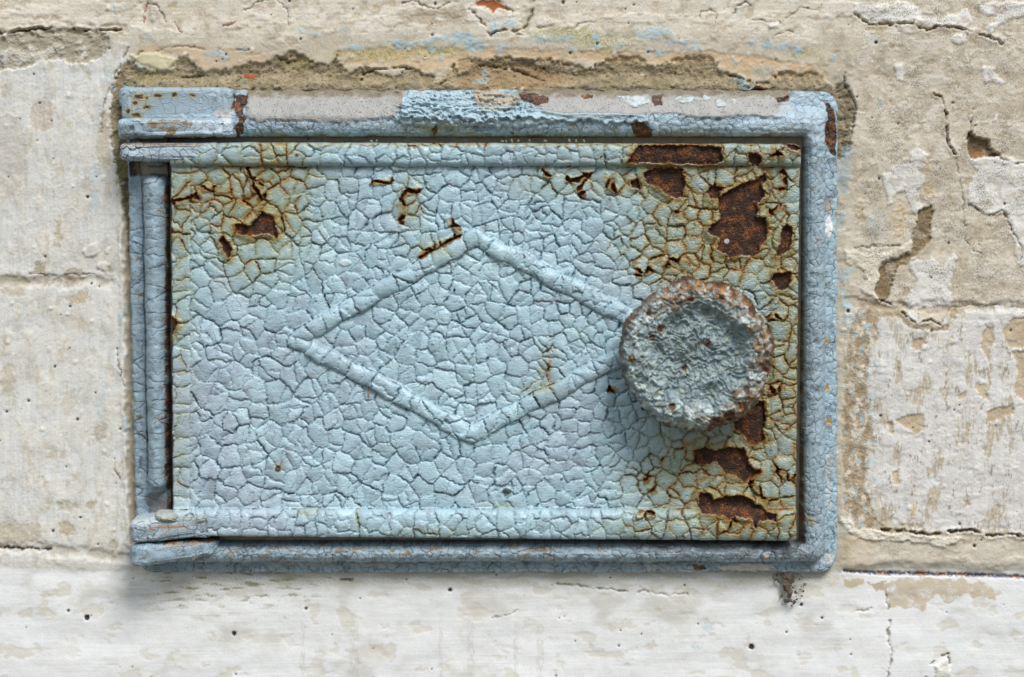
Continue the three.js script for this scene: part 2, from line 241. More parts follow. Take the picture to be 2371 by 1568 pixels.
  for (const [x, y, rx, ry, s] of [[1065, 88, 32, 15, 1], [1098, 104, 24, 18, 1], [935, 104, 24, 11, 1], [918, 98, 14, 6, 1], [990, 100, 22, 5, 1], [1004, 117, 10, 8, 1], [1144, 64, 9, 17, 1], [1178, 56, 22, 7, .8], [1262, 92, 32, 5, 1], [1315, 90, 15, 6, 1], [1379, 96, 8, 16, 1], [1326, 116, 6, 5, 1], [1512, 78, 38, 14, .9], [1432, 110, 9, 5, 1], [1522, 122, 20, 6, 1], [1570, 100, 30, 5, .9], [1600, 112, 13, 4, .9], [1742, 98, 11, 7, 1], [1775, 104, 12, 11, 1], [1812, 108, 18, 6, 1], [1844, 116, 14, 11, 1], [1926, 134, 5, 6, 1], [1700, 140, 5, 8, .9], [1765, 168, 22, 13, .45], [820, 110, 18, 6, 1], [1010, 90, 22, 3, 1],
    [1158, 111, 7, 9, 1], [1172, 104, 3, 8, 1], [1022, 136, 5, 7, 1], [1122, 168, 12, 9, .95], [1118, 188, 17, 9, .8], [498, 124, 22, 7, .9], [520, 134, 14, 9, .9], [560, 122, 10, 6, .9], [322, 155, 14, 6, .9], [346, 85, 5, 6, .9], [266, 11, 4, 4, .9], [730, 82, 10, 5, .8], [700, 68, 8, 3, .6], [795, 70, 10, 3, .6], [250, 178, 8, 16, .5], [232, 250, 7, 24, .4], [225, 300, 8, 30, .35], [265, 205, 6, 9, .7], [222, 400, 14, 26, .4], [220, 470, 10, 26, .45], [232, 942, 11, 32, .4], [240, 900, 6, 20, .35], [165, 1000, 5, 9, .5], [45, 942, 4, 4, .8], [106, 1007, 5, 3, .8], [292, 985, 8, 24, .8], [288, 718, 4, 14, .9], [280, 736, 4, 9, .8], [268, 650, 3, 12, .7], [297, 900, 5, 20, .7],
    [1955, 400, 12, 46, .8], [1962, 350, 16, 14, .8], [1950, 505, 8, 18, .7], [1954, 640, 14, 16, .7], [1970, 625, 10, 8, .7], [1966, 735, 12, 32, .85], [1955, 690, 10, 22, .8], [1992, 825, 8, 8, .8], [1978, 856, 4, 6, .8], [1996, 852, 6, 5, .7], [2040, 830, 18, 36, .32], [2055, 862, 14, 22, .4], [2030, 940, 22, 30, .35], [2045, 1075, 26, 50, .38], [2085, 1120, 18, 22, .35], [2030, 520, 22, 36, .3], [2034, 242, 6, 16, .45], [2020, 90, 20, 8, .45], [1990, 480, 12, 40, .25], [1640, 1452, 16, 10, .4], [1610, 1500, 9, 4, .5], [1850, 1512, 5, 4, .6]])
    W.blob(x, y, rx, ry, 6, 4, (i, d, px, py) => { const m = sst(1.2, -0.8, d) * sst(-0.3, -0.05, noise(px / 7 + 3, py / 4) + 0.45 * noise(px / 2.4, py / 2.4)); W.tint(i, [BLUE[0] + 9 * noise(px / 7, py / 7), BLUE[1] + 8 * noise(px / 7, py / 7), BLUE[2] + 6 * noise(px / 7, py / 7)], m * 0.9 * s); if (s > 0.6) W.h[i] += 0.13 * m; });
  // --- top course
  colour(pts(2, 930, 30, 960, 5, 1040, 0, 1090, 15, 1150, 45, 1160, 70, 1100, 60, 1050, 80, 1010, 50), [158, 88, 52], 0.95, { warp: 4, h: -0.5 });
  crack(pts(2, 1330, 0, 1325, 60, 1300, 140, 1260, 200, 1200, 210, 1110, 205, 1040, 240), 1.1, 2.2);
  crack(pts(2, 890, 60, 960, 130, 1010, 190, 1030, 240), 0.9, 1.8); crack(pts(2, 1080, 0, 1150, 50, 1190, 85, 1190, 115), 0.7, 1.4);
  crack(pts(2, 440, 20, 520, 5, 600, 50, 690, 60, 760, 20), 0.7, 1.6); colour(pts(2, 350, 110, 500, 60, 690, 65, 850, 40, 900, 100, 880, 170, 700, 180, 500, 150), [166, 152, 126], 0.6, { patchy: 0.4, rough: 0.5 });
  crack(pts(2, 1040, 250, 1080, 215, 1160, 210, 1260, 240), 0.7, 1.6); crack(pts(2, 1350, 195, 1450, 190, 1600, 200, 1660, 150, 1760, 150), 0.6, 1.3);
  for (const P of [pts(1, 1000, 20, 985, 80, 980, 160), pts(1, 1190, 150, 1210, 200, 1245, 225), pts(1, 1520, 180, 1580, 165, 1620, 135)]) crack(P, 0.5, 1.8, { col: [120, 66, 52], dirt: 0.7 });
  crack(pts(1, 1000, 30, 1060, 30, 1110, 110, 1160, 190), 0.6, 1.4); crack(pts(1, 1640, 80, 1690, 60, 1750, 15, 1830, 0), 0.7, 1.5); crack(pts(1, 1880, 0, 1930, 50, 1960, 100, 1960, 170), 0.5, 1.1);
  crack(pts(1, 920, 375, 1000, 350, 1080, 345, 1150, 320, 1260, 315, 1400, 340, 1540, 345, 1690, 345), 0.6, 1.6);
  crack(pts(1, 870, 320, 850, 380, 820, 450, 790, 470, 770, 560, 720, 650, 700, 760, 690, 900), 0.8, 1.6);
  // left upper ledge: a lip of limewash over a rough grey joint
  colour(pts(1, -900, 240, 0, 232, 140, 214, 300, 200, 480, 200, 640, 212, 740, 250, 760, 330, 640, 420, 500, 420, 330, 400, 150, 470, -900, 520), [150, 139, 117], 0.7, { patchy: 0.5, rough: 0.7, h: -0.9 });
  crack(pts(1, -900, 235, 0, 228, 140, 210, 300, 196, 480, 198, 640, 208, 820, 205), 1.5, 3.2, { lip: 0.5, col: [104, 86, 64], dirt: 0.6 });
  colour(pts(1, 30, 340, 110, 330, 180, 360, 360, 330, 370, 370, 260, 430, 120, 400, 40, 380), [205, 200, 190], 0.7, { patchy: 0.5, h: 0.4 });
  colour(pts(1, 880, 370, 1000, 362, 1100, 375, 1190, 400, 1195, 450, 1160, 485, 1080, 470, 990, 440, 920, 410), [201, 192, 158], 0.85, { warp: 3, h: 0.5 });
  // --- left wall
  for (const [x, y, rx, ry, c] of [[92, 618, 12, 14, [138, 118, 90]], [255, 624, 6, 5, [140, 122, 96]], [180, 690, 26, 14, [176, 154, 114]], [170, 640, 20, 20, [160, 145, 120]], [110, 655, 40, 6, [158, 142, 116]], [30, 660, 34, 26, [176, 164, 142]], [40, 1235, 62, 26, [176, 160, 134]], [155, 1225, 18, 16, [172, 152, 120]], [265, 1260, 9, 9, [140, 122, 100]], [155, 1172, 22, 10, [160, 146, 122]], [210, 1168, 9, 9, [160, 142, 114]], [20, 360, 40, 100, [188, 182, 170]], [100, 270, 26, 36, [184, 168, 148]], [243, 330, 16, 70, [176, 162, 140]], [135, 545, 7, 26, [170, 150, 120]], [15, 880, 16, 40, [184, 174, 150]], [230, 1000, 14, 20, [160, 150, 136]]])
    W.blob(x, y, rx, ry, 7, 10, (i, d, px, py) => { const m = sst(4, -3, d) * (0.6 + 0.35 * noise(px / 5, py / 5)); W.tint(i, c, m * 0.8); W.h[i] -= 0.25 * m; });
  crack(raw(-300, 1268, 0, 1270, 60, 1271, 118, 1274), 1.2, 3.0, { col: [70, 68, 82], dirt: 0.8 });
  crack(pts(4, 785, 800, 795, 900, 820, 1050, 850, 1110), 0.7, 1.4); crack(pts(4, 200, 350, 350, 355, 640, 350), 0.4, 1.2); crack(pts(6, 770, 80, 780, 180, 820, 240), 0.6, 1.3);
  for (const P of [pts(4, 560, 190, 600, 155, 650, 140, 665, 200, 630, 235, 580, 235), pts(4, 650, 300, 700, 260, 740, 280, 720, 340)]) colour(P, [208, 204, 196], 0.8, { warp: 2, h: 0.5 });
  W.line(raw(296, 420, 292, 560, 297, 700, 300, 900, 305, 1100, 308, 1250), 5, 40, 26, (i, d, x, y) => { const m = sst(15, 2, d + 5 * noise(x / 9, y / 16)); W.tint(i, [140, 126, 104], m * 0.7); W.h[i] -= m * 0.8; W.h[i] += 0.6 * sst(26, 12, d) * (1 - m); });
  // --- right wall: thin white coats over sandy plaster
  const WHITE = [221, 218, 213], LILAC = [216, 214, 212];
  colour(raw(2010, 770, 2060, 720, 2120, 735, 2180, 770, 2200, 735, 2300, 708, 2720, 712, 2720, 1236, 2400, 1240, 2250, 1225, 2110, 1228, 2040, 1200, 2010, 1130, 2012, 1000, 2004, 900), LILAC, 0.9, { warp: 16, freq: 30, h: 0.15, brush: 1 });
  W.each((i, x, y) => { const m = sst(2000, 2030, x) * sst(720, 760, y) * sst(1238, 1220, y); if (m <= 0) return; const v = noise(x / 3.2, y / 110) * 0.7 + noise(x / 8 + 9, y / 190) * 0.6; W.lift(i, v * 8 * m); W.f[i] += v * 0.03 * m;
    const ragged = fbm(x / 42 + 77, y / 95, 4) + 0.3 * noise(x / 5, y / 24) + 0.18 * noise(x / 2.6, y / 9);
    const b = sst(0.20, 0.42, ragged); W.tint(i, [176, 160, 134], b * m * 0.7); W.h[i] -= b * m * 0.1;
    const b2 = sst(0.34, 0.52, fbm(x / 18 + 7, y / 40, 3) + 0.35 * noise(x / 3.4, y / 10)); W.tint(i, [128, 112, 90], b2 * m * 0.6);
    const bl = sst(0.35, 0.5, fbm(x / 30 + 170, y / 60, 3) + 0.3 * noise(x / 4, y / 14)); W.tint(i, [188, 202, 208], bl * m * 0.6 * sst(2140, 2060, x)); }, 1990, 700, 2726, 1250);
  for (const P of [pts(3, 1640, 990, 1700, 1050, 1710, 1090, 1680, 1150, 1700, 1240, 1640, 1300, 1680, 1420, 1650, 1460, 1600, 1420, 1560, 1300, 1500, 1300, 1450, 1400, 1400, 1180, 1450, 1160, 1530, 1090),
    pts(3, 1990, 1080, 2200, 1060, 2400, 1100, 2900, 1100, 2900, 1900, 2330, 1800, 2290, 1600, 2240, 1440, 2100, 1460, 2060, 1420, 1990, 1390, 1985, 1270, 2050, 1160),
    pts(3, 1210, 80, 1230, 30, 1400, 30, 1560, 10, 1640, 50, 1740, 100, 1800, 140, 1850, 100, 1920, 100, 1960, 60, 2000, 80, 2005, 160, 1950, 200, 1880, 170, 1700, 190, 1600, 150, 1400, 140, 1330, 150, 1260, 120),
    pts(3, 2060, 40, 2150, 20, 2900, 10, 2900, 110, 2371, 110, 2280, 130, 2200, 170, 2130, 220, 2080, 200, 2160, 160, 2170, 110, 2060, 80),
    pts(3, 2080, 450, 2150, 460, 2170, 510, 2230, 560, 2210, 575, 2150, 550, 2090, 560), pts(3, 1480, 440, 1540, 450, 1560, 500, 1530, 550, 1490, 520), pts(3, 1870, 250, 1970, 240, 1970, 280, 1920, 300, 1870, 280), pts(3, 2150, 780, 2180, 780, 2180, 820, 2155, 825),
    pts(5, 1590, 280, 1700, 250, 1780, 260, 1800, 330, 1900, 200, 1910, 300, 1870, 390, 1880, 560, 1760, 560, 1650, 600, 1560, 540, 1640, 400), pts(3, 620, 170, 700, 150, 720, 185, 640, 190)]) colour(P, WHITE, 0.97, { warp: 5, h: 0.42 });
  for (const P of [pts(5, 2080, 760, 2110, 700, 2150, 700, 2160, 800, 2130, 900, 2150, 1000, 2120, 1180, 2150, 1220, 2110, 1180, 2140, 960, 2080, 860), pts(5, 2220, 740, 2300, 640, 2371, 640, 2600, 650, 2600, 850, 2371, 850, 2280, 850, 2240, 800), pts(5, 1610, 790, 1680, 770, 1700, 830, 1660, 870, 1610, 850), pts(5, 2110, 1290, 2200, 1250, 2300, 1240, 2290, 1290, 2160, 1350, 2110, 1350), pts(5, 1500, 1340, 1600, 1290, 1690, 1300, 1690, 1400, 1640, 1430, 1560, 1390), pts(5, 1440, 1350, 1480, 1360, 1480, 1440, 1450, 1430), pts(5, 2040, 1090, 2110, 1090, 2120, 1190, 2060, 1170), pts(5, 1910, 1170, 1980, 1140, 1980, 1180, 1930, 1200), pts(5, 2290, 870, 2600, 870, 2600, 1200, 2371, 1210, 2300, 1150, 2330, 1010), pts(8, 1470, 180, 1520, 170, 1530, 260, 1490, 260), pts(8, 1960, 370, 2000, 370, 2000, 400, 1965, 400)]) colour(P, [190, 170, 140], 0.85, { warp: 4, h: -0.45, rough: 0.25 });
  for (const P of [pts(5, 1250, 560, 1330, 530, 1460, 560, 1540, 600, 1640, 690, 1700, 710, 1840, 700, 1870, 590, 1960, 590, 1850, 720, 1720, 740, 1600, 720, 1480, 620, 1440, 640, 1360, 680, 1390, 780, 1330, 860, 1300, 1000, 1320, 1300, 1360, 1500, 1300, 1600, 1290, 1800, 1350, 1980, 1430, 2070, 1540, 2090, 1500, 2110, 1250, 2070, 1150, 1950, 1140, 1500, 1150, 1000, 1180, 800)]) colour(P, [164, 145, 117], 0.85, { warp: 6, h: -0.3, rough: 0.55, patchy: 0.45 });
  colour(pts(5, 1740, 0, 1750, -120, 1650, -80, 1640, 10, 1600, 100, 1620, 200, 1500, 240, 1420, 260, 1390, 350, 1360, 470, 1400, 540, 1460, 500, 1500, 330, 1580, 270, 1680, 180, 1740, 100), [132, 112, 82], 0.95, { warp: 5, h: -0.9, rough: 0.9 });
  colour(pts(5, 1150, 180, 1300, 220, 1500, 190, 1600, 120, 1610, 200, 1480, 240, 1400, 280, 1370, 440, 1380, 520, 1280, 480, 1290, 330, 1240, 290, 1160, 280), [218, 211, 195], 0.85, { warp: 6, h: 0.5, rough: 0.5 });
  for (const [x, y, rx, ry] of [[2080, 520, 12, 40], [1990, 480, 12, 40], [2140, 385, 12, 20], [2150, 440, 10, 22], [2085, 490, 8, 16], [2115, 1180, 8, 20]]) W.blob(x, y, rx, ry, 7, 4, (i, d, px, py) => { const m = sst(2, -2, d) * sst(0, 0.5, noise(px / 5, py / 5) + 0.2); W.tint(i, [206, 172, 116], m * 0.7); W.h[i] += 0.2 * m; });
  for (const [x, y, rx, ry] of [[2110, 260, 34, 30], [2080, 270, 30, 30], [2112, 100, 12, 8], [2200, 190, 12, 26], [2260, 130, 40, 20], [2080, 310, 30, 20], [2210, 540, 30, 30], [2290, 640, 46, 30], [2210, 520, 12, 20], [2260, 270, 30, 20]]) W.blob(x, y, rx, ry, 10, 16, (i, d, px, py) => W.tint(i, [142, 134, 124], sst(12, -12, d) * 0.55 * sst(0, 0.6, noise(px / 5, py / 5) + 0.4 * noise(px / 12, py / 12) + 0.1)));
  crack(pts(3, 1210, 95, 1320, 175, 1500, 165, 1600, 165, 1700, 210, 1780, 185, 1900, 190, 2060, 235, 2140, 260, 2220, 300), 1.2, 3, { col: [120, 106, 82], dirt: 0.6, lip: 0.3 });
  crack(pts(3, 1750, 630, 1800, 660, 1840, 780, 1835, 900, 1850, 980, 1900, 1050), 1.4, 2.3, { lip: 0.4, col: [74, 62, 46] }); crack(pts(3, 2010, 740, 2005, 800, 2000, 890), 0.8, 1.5); crack(pts(3, 2140, 1010, 2220, 1080, 2300, 1110, 2371, 1100), 0.7, 1.5); crack(pts(3, 1900, 1050, 1910, 1120, 1950, 1300, 1965, 1500), 0.5, 1.3);
  colour(pts(3, 1990, 890, 2040, 940, 2120, 950, 2140, 1010, 2200, 1060, 2100, 1062, 2000, 1075, 1980, 1000), [112, 92, 64], 0.95, { warp: 3, h: -2.2, rough: 0.7 }); colour(pts(3, 2010, 1040, 2080, 1020, 2140, 1040, 2110, 1062, 2010, 1068), [166, 120, 88], 0.8, { warp: 3 });
  crack(pts(3, 1990, 1385, 2060, 1420, 2100, 1465, 2220, 1430, 2260, 1500, 2290, 1568), 0.8, 1.6); crack(pts(5, 2250, -10, 2290, 60, 2350, 160, 2345, 260), 0.9, 1.7); crack(pts(5, 1960, 0, 1965, 110, 2020, 180, 2100, 220), 0.5, 1.3);
  crack(pts(5, 1380, 525, 1450, 545, 1540, 600, 1640, 692, 1690, 670, 1740, 660, 1800, 690), 1.1, 2.0, { lip: 0.4 }); crack(pts(5, 1220, 170, 1400, 160, 1560, 160), 0.6, 1.4); crack(pts(5, 1800, 690, 1870, 575, 2000, 560, 2180, 555, 2371, 580, 2700, 590), 0.6, 1.4, { dirt: 0.4 });
  crack(pts(3, 1160, 500, 1150, 560, 1190, 640, 1230, 720, 1215, 800, 1205, 900), 0.9, 1.5); crack(pts(3, 680, 240, 740, 210, 800, 215), 0.6, 1.8); crack(pts(3, 400, 100, 430, 40, 480, 10, 520, 40), 0.8, 2.2); crack(pts(3, 175, 120, 180, 80, 240, 70, 285, 90, 280, 160), 0.5, 1.2); crack(pts(3, 520, 140, 640, 150, 710, 145, 715, 175), 0.4, 1.1); crack(pts(3, 760, 125, 850, 50, 960, 70), 0.4, 1.1);
  W.each((i, x, y) => { const m = sst(1965, 2000, x) * (1 - sst(1290, 1320, y)) * (1 - 0.6 * sst(700, 740, y) * sst(1250, 1220, y)); if (m <= 0) return; const q = fbm(x / 46 + 900, y / 40, 5), g = noise(x / 2.7 + 33, y / 2.7); W.tint(i, [216, 210, 198], m * 0.45 * sst(0.16, 0.22, q)); W.tint(i, [168, 153, 130], m * 0.36 * sst(0.2, 0.27, -q)); W.h[i] += m * 0.12 * sst(0.16, 0.22, q);
    const p = sst(0.35, 0.6, g + 0.9 * fbm(x / 50 + 12, y / 50, 3)); W.tint(i, [104, 96, 86], m * p * 0.6); }, 1950, -125, 2561, 1330);
  W.each((i, x, y) => {                                                      // band of old plaster beside the frame: scraps of white and blue, dark grit
    const m = sst(1948, 1958, x) * sst(2040, 2012, x + 14 * noise(x / 20, y / 40)) * sst(690, 730, y) * sst(1240, 1215, y); if (m <= 0) return; const q = fbm(x / 17 + 40, y / 34, 5), g = noise(x / 2.6 + 3, y / 2.6), g2 = noise(x / 5 + 31, y / 5);
    const w = sst(0.14, 0.2, q + 0.12 * g2); W.tint(i, [212, 205, 193], m * w * 0.8); W.h[i] += 0.2 * m * w; const d = sst(0.1, 0.5, -q + 0.45 * g); W.tint(i, [122, 104, 80], m * d * 0.6); const b = sst(0.24, 0.3, fbm(x / 14 + 240, y / 22, 4) + 0.15 * g2); W.tint(i, [160, 186, 196], m * b * 0.75); W.f[i] += m * 0.1 * g; W.lift(i, m * g * 9);
  }, 1945, 680, 2060, 1245);
  // lower right: a run of white mortar under a crack, a dark joint, patches
  colour(pts(8, 1120, 470, 1180, 500, 1240, 560, 1420, 570, 1480, 590, 1620, 590, 1780, 610, 1960, 620, 1900, 660, 1830, 680, 1700, 660, 1500, 640, 1330, 640, 1180, 590, 1120, 520), [220, 214, 200], 0.9, { warp: 5, h: 0.5, rough: 0.9 });
  colour(pts(8, 1130, 600, 1380, 620, 1380, 700, 1300, 830, 1160, 840), [200, 178, 146], 0.55, { warp: 5 });
  colour(pts(8, 1200, 640, 1500, 650, 2000, 650, 3200, 650, 3200, 830, 2000, 845, 1400, 845, 1200, 830), [209, 201, 186], 0.6, { patchy: 0.8 });
  crack(pts(8, 1400, 575, 1560, 575, 1650, 590, 1760, 602, 1830, 580, 2030, 572, 2130, 610, 2250, 592, 2371, 612, 3200, 640), 2.0, 3.6, { lip: 0.4, col: [108, 94, 70], dirt: 0.65 });
  W.line(pts(8, 1160, 848, 1380, 868, 1700, 872, 2000, 878, 2250, 886, 2371, 892, 3200, 915), 2.5, 10, 14, (i, d, x, y) => { const n = noise(x / 9, y / 3.5) + 0.5 * noise(x / 3, y / 3); const m = sst(6, 1.5, d + 2.5 * n) * sst(-0.7, 0.2, n + 0.2); W.tint(i, noise(x / 24 + 5, y / 30) > 0.28 ? [118, 72, 48] : [76, 72, 92], m * 0.85); W.h[i] -= 0.8 * m; });
  colour(pts(8, 1440, 940, 1560, 900, 1900, 905, 2100, 930, 2230, 1000, 2160, 1040, 1980, 1010, 1860, 1060, 1780, 1000, 1690, 1130, 1600, 1100, 1460, 1110), [188, 168, 140], 0.7, { patchy: 0.5 }); colour(pts(8, 1140, 905, 1290, 905, 1300, 955, 1180, 965), [194, 174, 142], 0.8); colour(pts(8, 1320, 940, 1430, 920, 1440, 990, 1380, 985), [180, 158, 128], 0.7);
  crack(pts(8, 1430, 980, 1450, 1050, 1455, 1115), 0.7, 1.5); crack(pts(8, 1470, 1190, 1450, 1300, 1485, 1400, 1455, 1540, 1450, 1900), 0.9, 3, { col: [132, 122, 108], dirt: 0.6 }); crack(pts(8, 1220, 1120, 1310, 1125, 1340, 1110), 0.5, 2, { col: [150, 136, 112] });
  crack(pts(8, 1740, 1480, 1860, 1415, 1870, 1480), 0.9, 2.2); colour(pts(8, 1770, 1490, 1850, 1440, 1870, 1520, 1870, 1568, 1780, 1568), [222, 218, 206], 0.8, { h: 0.7, rough: 0.5 });
  crack(pts(7, 1450, 945, 1600, 950, 1720, 965, 1960, 985), 0.8, 1.8, { col: [120, 116, 96] }); crack(pts(7, 1900, 990, 2100, 990, 2200, 1010, 2371, 1010), 0.6, 1.4, { col: [130, 124, 104] }); crack(pts(7, 0, 905, 100, 915), 0.8, 2.4, { col: [110, 104, 84] }); crack(pts(6, 2230, 905, 2371, 915), 0.8, 2.6, { col: [110, 104, 84] }); crack(pts(7, 1040, 1165, 1160, 1150, 1220, 1120), 0.4, 1.2, { dirt: 0.4 });
  // duller beige strip with a ragged edge under the frame; algae at its left
  W.each((i, x, y) => { const n = fbm(x / 90, y / 22, 4), g = noise(x / 4, y / 3); const m = sst(1378, 1345, y + 26 * n) * sst(330, 420, x) * sst(2020, 1900, x); W.tint(i, [176, 172, 150], m * 0.55 * sst(-0.5, 0.3, n + 0.4 * g)); const a = sst(0.15, 0.4, fbm(x / 50 + 9, y / 9, 4) + 0.2 * g) * sst(1440, 1370, y) * sst(310, 380, x) * sst(800, 640, x); W.tint(i, [120, 116, 82], a * 0.6); W.h[i] -= a * 0.2; }, 290, 1290, 2040, 1450);
  // vertical faded runs on the bottom course
  for (const [x, w] of [[820, 11], [1020, 4], [1090, 8], [1195, 5], [1250, 9], [700, 5]]) W.each((i, px, py) => { const m = sst(w + 2, w - 2, Math.abs(px - x + 3 * noise(px / 30, py / 40))) * sst(1420, 1470, py + 30 * noise(x, py / 40)); W.tint(i, [198, 196, 190], m * 0.45 * sst(-0.5, 0.3, noise(px / 5, py / 14))); }, x - 20, 1400, x + 20, 1803);
  // pits and flecks
  const r = rng(21);
  for (let k = 0; k < 420; k++) { const x = -100 + r() * 2571, y = -60 + r() * 1700; const s = 0.8 + r() * r() * 3.6; W.blob(x, y, s, s * (0.7 + r() * 0.6), 0.8, 2, (i, d) => { const m = sst(0.8, -0.6, d); W.tint(i, [62, 60, 48], m * 0.8); W.h[i] -= 0.5 * m; }); }
  for (let k = 0; k < 260; k++) { const x = -100 + r() * 2571, y = -60 + r() * 1700; const s = 1.5 + r() * 4; if (y < 1300) W.blob(x, y, s, s * (0.6 + r() * 0.8), 1.5, 2, (i, d) => { const m = sst(1, -1, d); W.tint(i, [226, 220, 206], m * 0.7); W.h[i] += 0.35 * m; }); }
  for (const [x, y, s] of [[541, 1468, 5], [200, 1432, 6], [203, 456, 4], [1042, 1367, 4], [1741, 1499, 6], [1856, 1401, 4], [1904, 1432, 3.5], [2255, 1263, 3.5], [1963, 720, 4], [2025, 100, 3]]) W.blob(x, y, s, s, 1.5, 3, (i, d) => { const m = sst(1, -1, d); W.tint(i, [46, 44, 34], m * 0.95); W.h[i] -= 0.6 * m; });
  W.blob(578, 177, 15, 4.5, 2, 3, (i, d) => { const m = sst(1, -1, d); W.tint(i, [176, 82, 40], m * 0.95); W.h[i] += 0.3 * m; });
  for (const [x, y, rx, ry] of [[1755, 208, 14, 9], [1800, 226, 8, 6], [1820, 220, 12, 5]]) W.blob(x, y, rx, ry, 3, 3, (i, d, px, py) => { const m = sst(1, -1, d); W.tint(i, [84 + 20 * noise(px / 3, py / 3), 42, 26], m * 0.95); });
  for (const [x, y, rx, ry] of [[1712, 185, 13, 10], [1726, 204, 16, 11]]) W.blob(x, y, rx, ry, 4, 3, (i, d, px, py) => { const m = sst(1, -1, d); W.tint(i, d > -2.5 ? [176, 204, 212] : [128, 140, 136], m * 0.85); W.h[i] += 0.5 * m; });
}
console.log('wall relief');
const plasterGrain = grainTexture(512, (u, v) => 0.5 + 0.26 * noise(u * 64, v * 64, 64) + 0.2 * noise(u * 128 + 3, v * 128, 128) + 0.16 * noise(u * 24, v * 24 + 9, 24));
const wallTex = wall.texture();
const wallBump = wall.bump();
const wallMat = new THREE.MeshStandardMaterial({ map: wallTex, bumpMap: wallBump, bumpScale: 0.0004, roughness: 0.93 });
const brickWall = thing('brick_wall', 'whitewashed brick wall with peeling beige and white limewash around an iron stove door', 'wall', 'thing');
{
  const axis = (a, b, lo, hi, step) => { const l = []; for (let v = a; v <= b + 0.1; v += step) l.push(v); let s = step, v = a; while (v > lo) { s *= 1.35; v -= s; l.unshift(v); } s = step; v = b; while (v < hi) { s *= 1.35; v += s; l.push(v); } return l; };
  const xs = axis(-66, 2437, -4200, 6500, 2.9), ys = axis(-60, 1628, -3600, 4900, 2.9), sh = new Sheet(xs.length, ys.length);
  ys.forEach((y, j) => xs.forEach((x, i) => sh.put(i, j, place(x, y, wall.height(x, y), -8), wall.uv(x, y), x, y)));
  sh.normals();
  const rowOf = y => y;
  const brickAt = (x, y) => {
    const w = 5 * noise(x / 40, y / 40), X = x + w, Y = y + w;
    if (Y < 68) return X < 338 ? 'b0' : X < 350 ? 'm' : X < 1222 ? 'b1' : X < 1234 ? 'm' : X < 2125 ? 'b2' : 'b3';
    if (Y > 90 && Y < 646 && X < 256) return 'b4';
    if (Y > 664 && Y < 1262 && X < 296) return 'b5';
    if (Y > 90 && Y < 698 && X > 1986) return 'b6';
    if (Y > 716 && Y < 1226 && X > 1958) return 'b7';
    if (Y > 1345) return X < 96 ? 'b8' : X < 108 ? 'm' : X < 2050 ? 'b9' : X < 2062 ? 'm' : 'b10';
    return 'm';
  };
  const parts = sh.split((i, j, x, y) => x > 420 && x < 1828 && y > 350 && y < 1222 ? null : brickAt(x, y));
  for (const [id, g] of parts) mesh(id === 'm' ? 'mortar' : 'brick', g, wallMat, brickWall);
  const core = new THREE.MeshStandardMaterial({ color: new THREE.Color().setRGB(0.24, 0.13, 0.09), roughness: 1 });
  const box = (x0, x1, y0, y1) => { const a = place(x0, y1, -150), b = place(x1, y0, -150); const g = new THREE.BoxGeometry(b[0] - a[0], b[1] - a[1], 0.27); const m = mesh('wall_core', g, core, brickWall); m.position.set((a[0] + b[0]) / 2, (a[1] + b[1]) / 2, -0.155); };
  box(-4200, 400, -3600, 4900); box(1850, 6500, -3600, 4900); box(400, 1850, -3600, 340); box(400, 1850, 1235, 4900);
}
console.log('wall mesh');

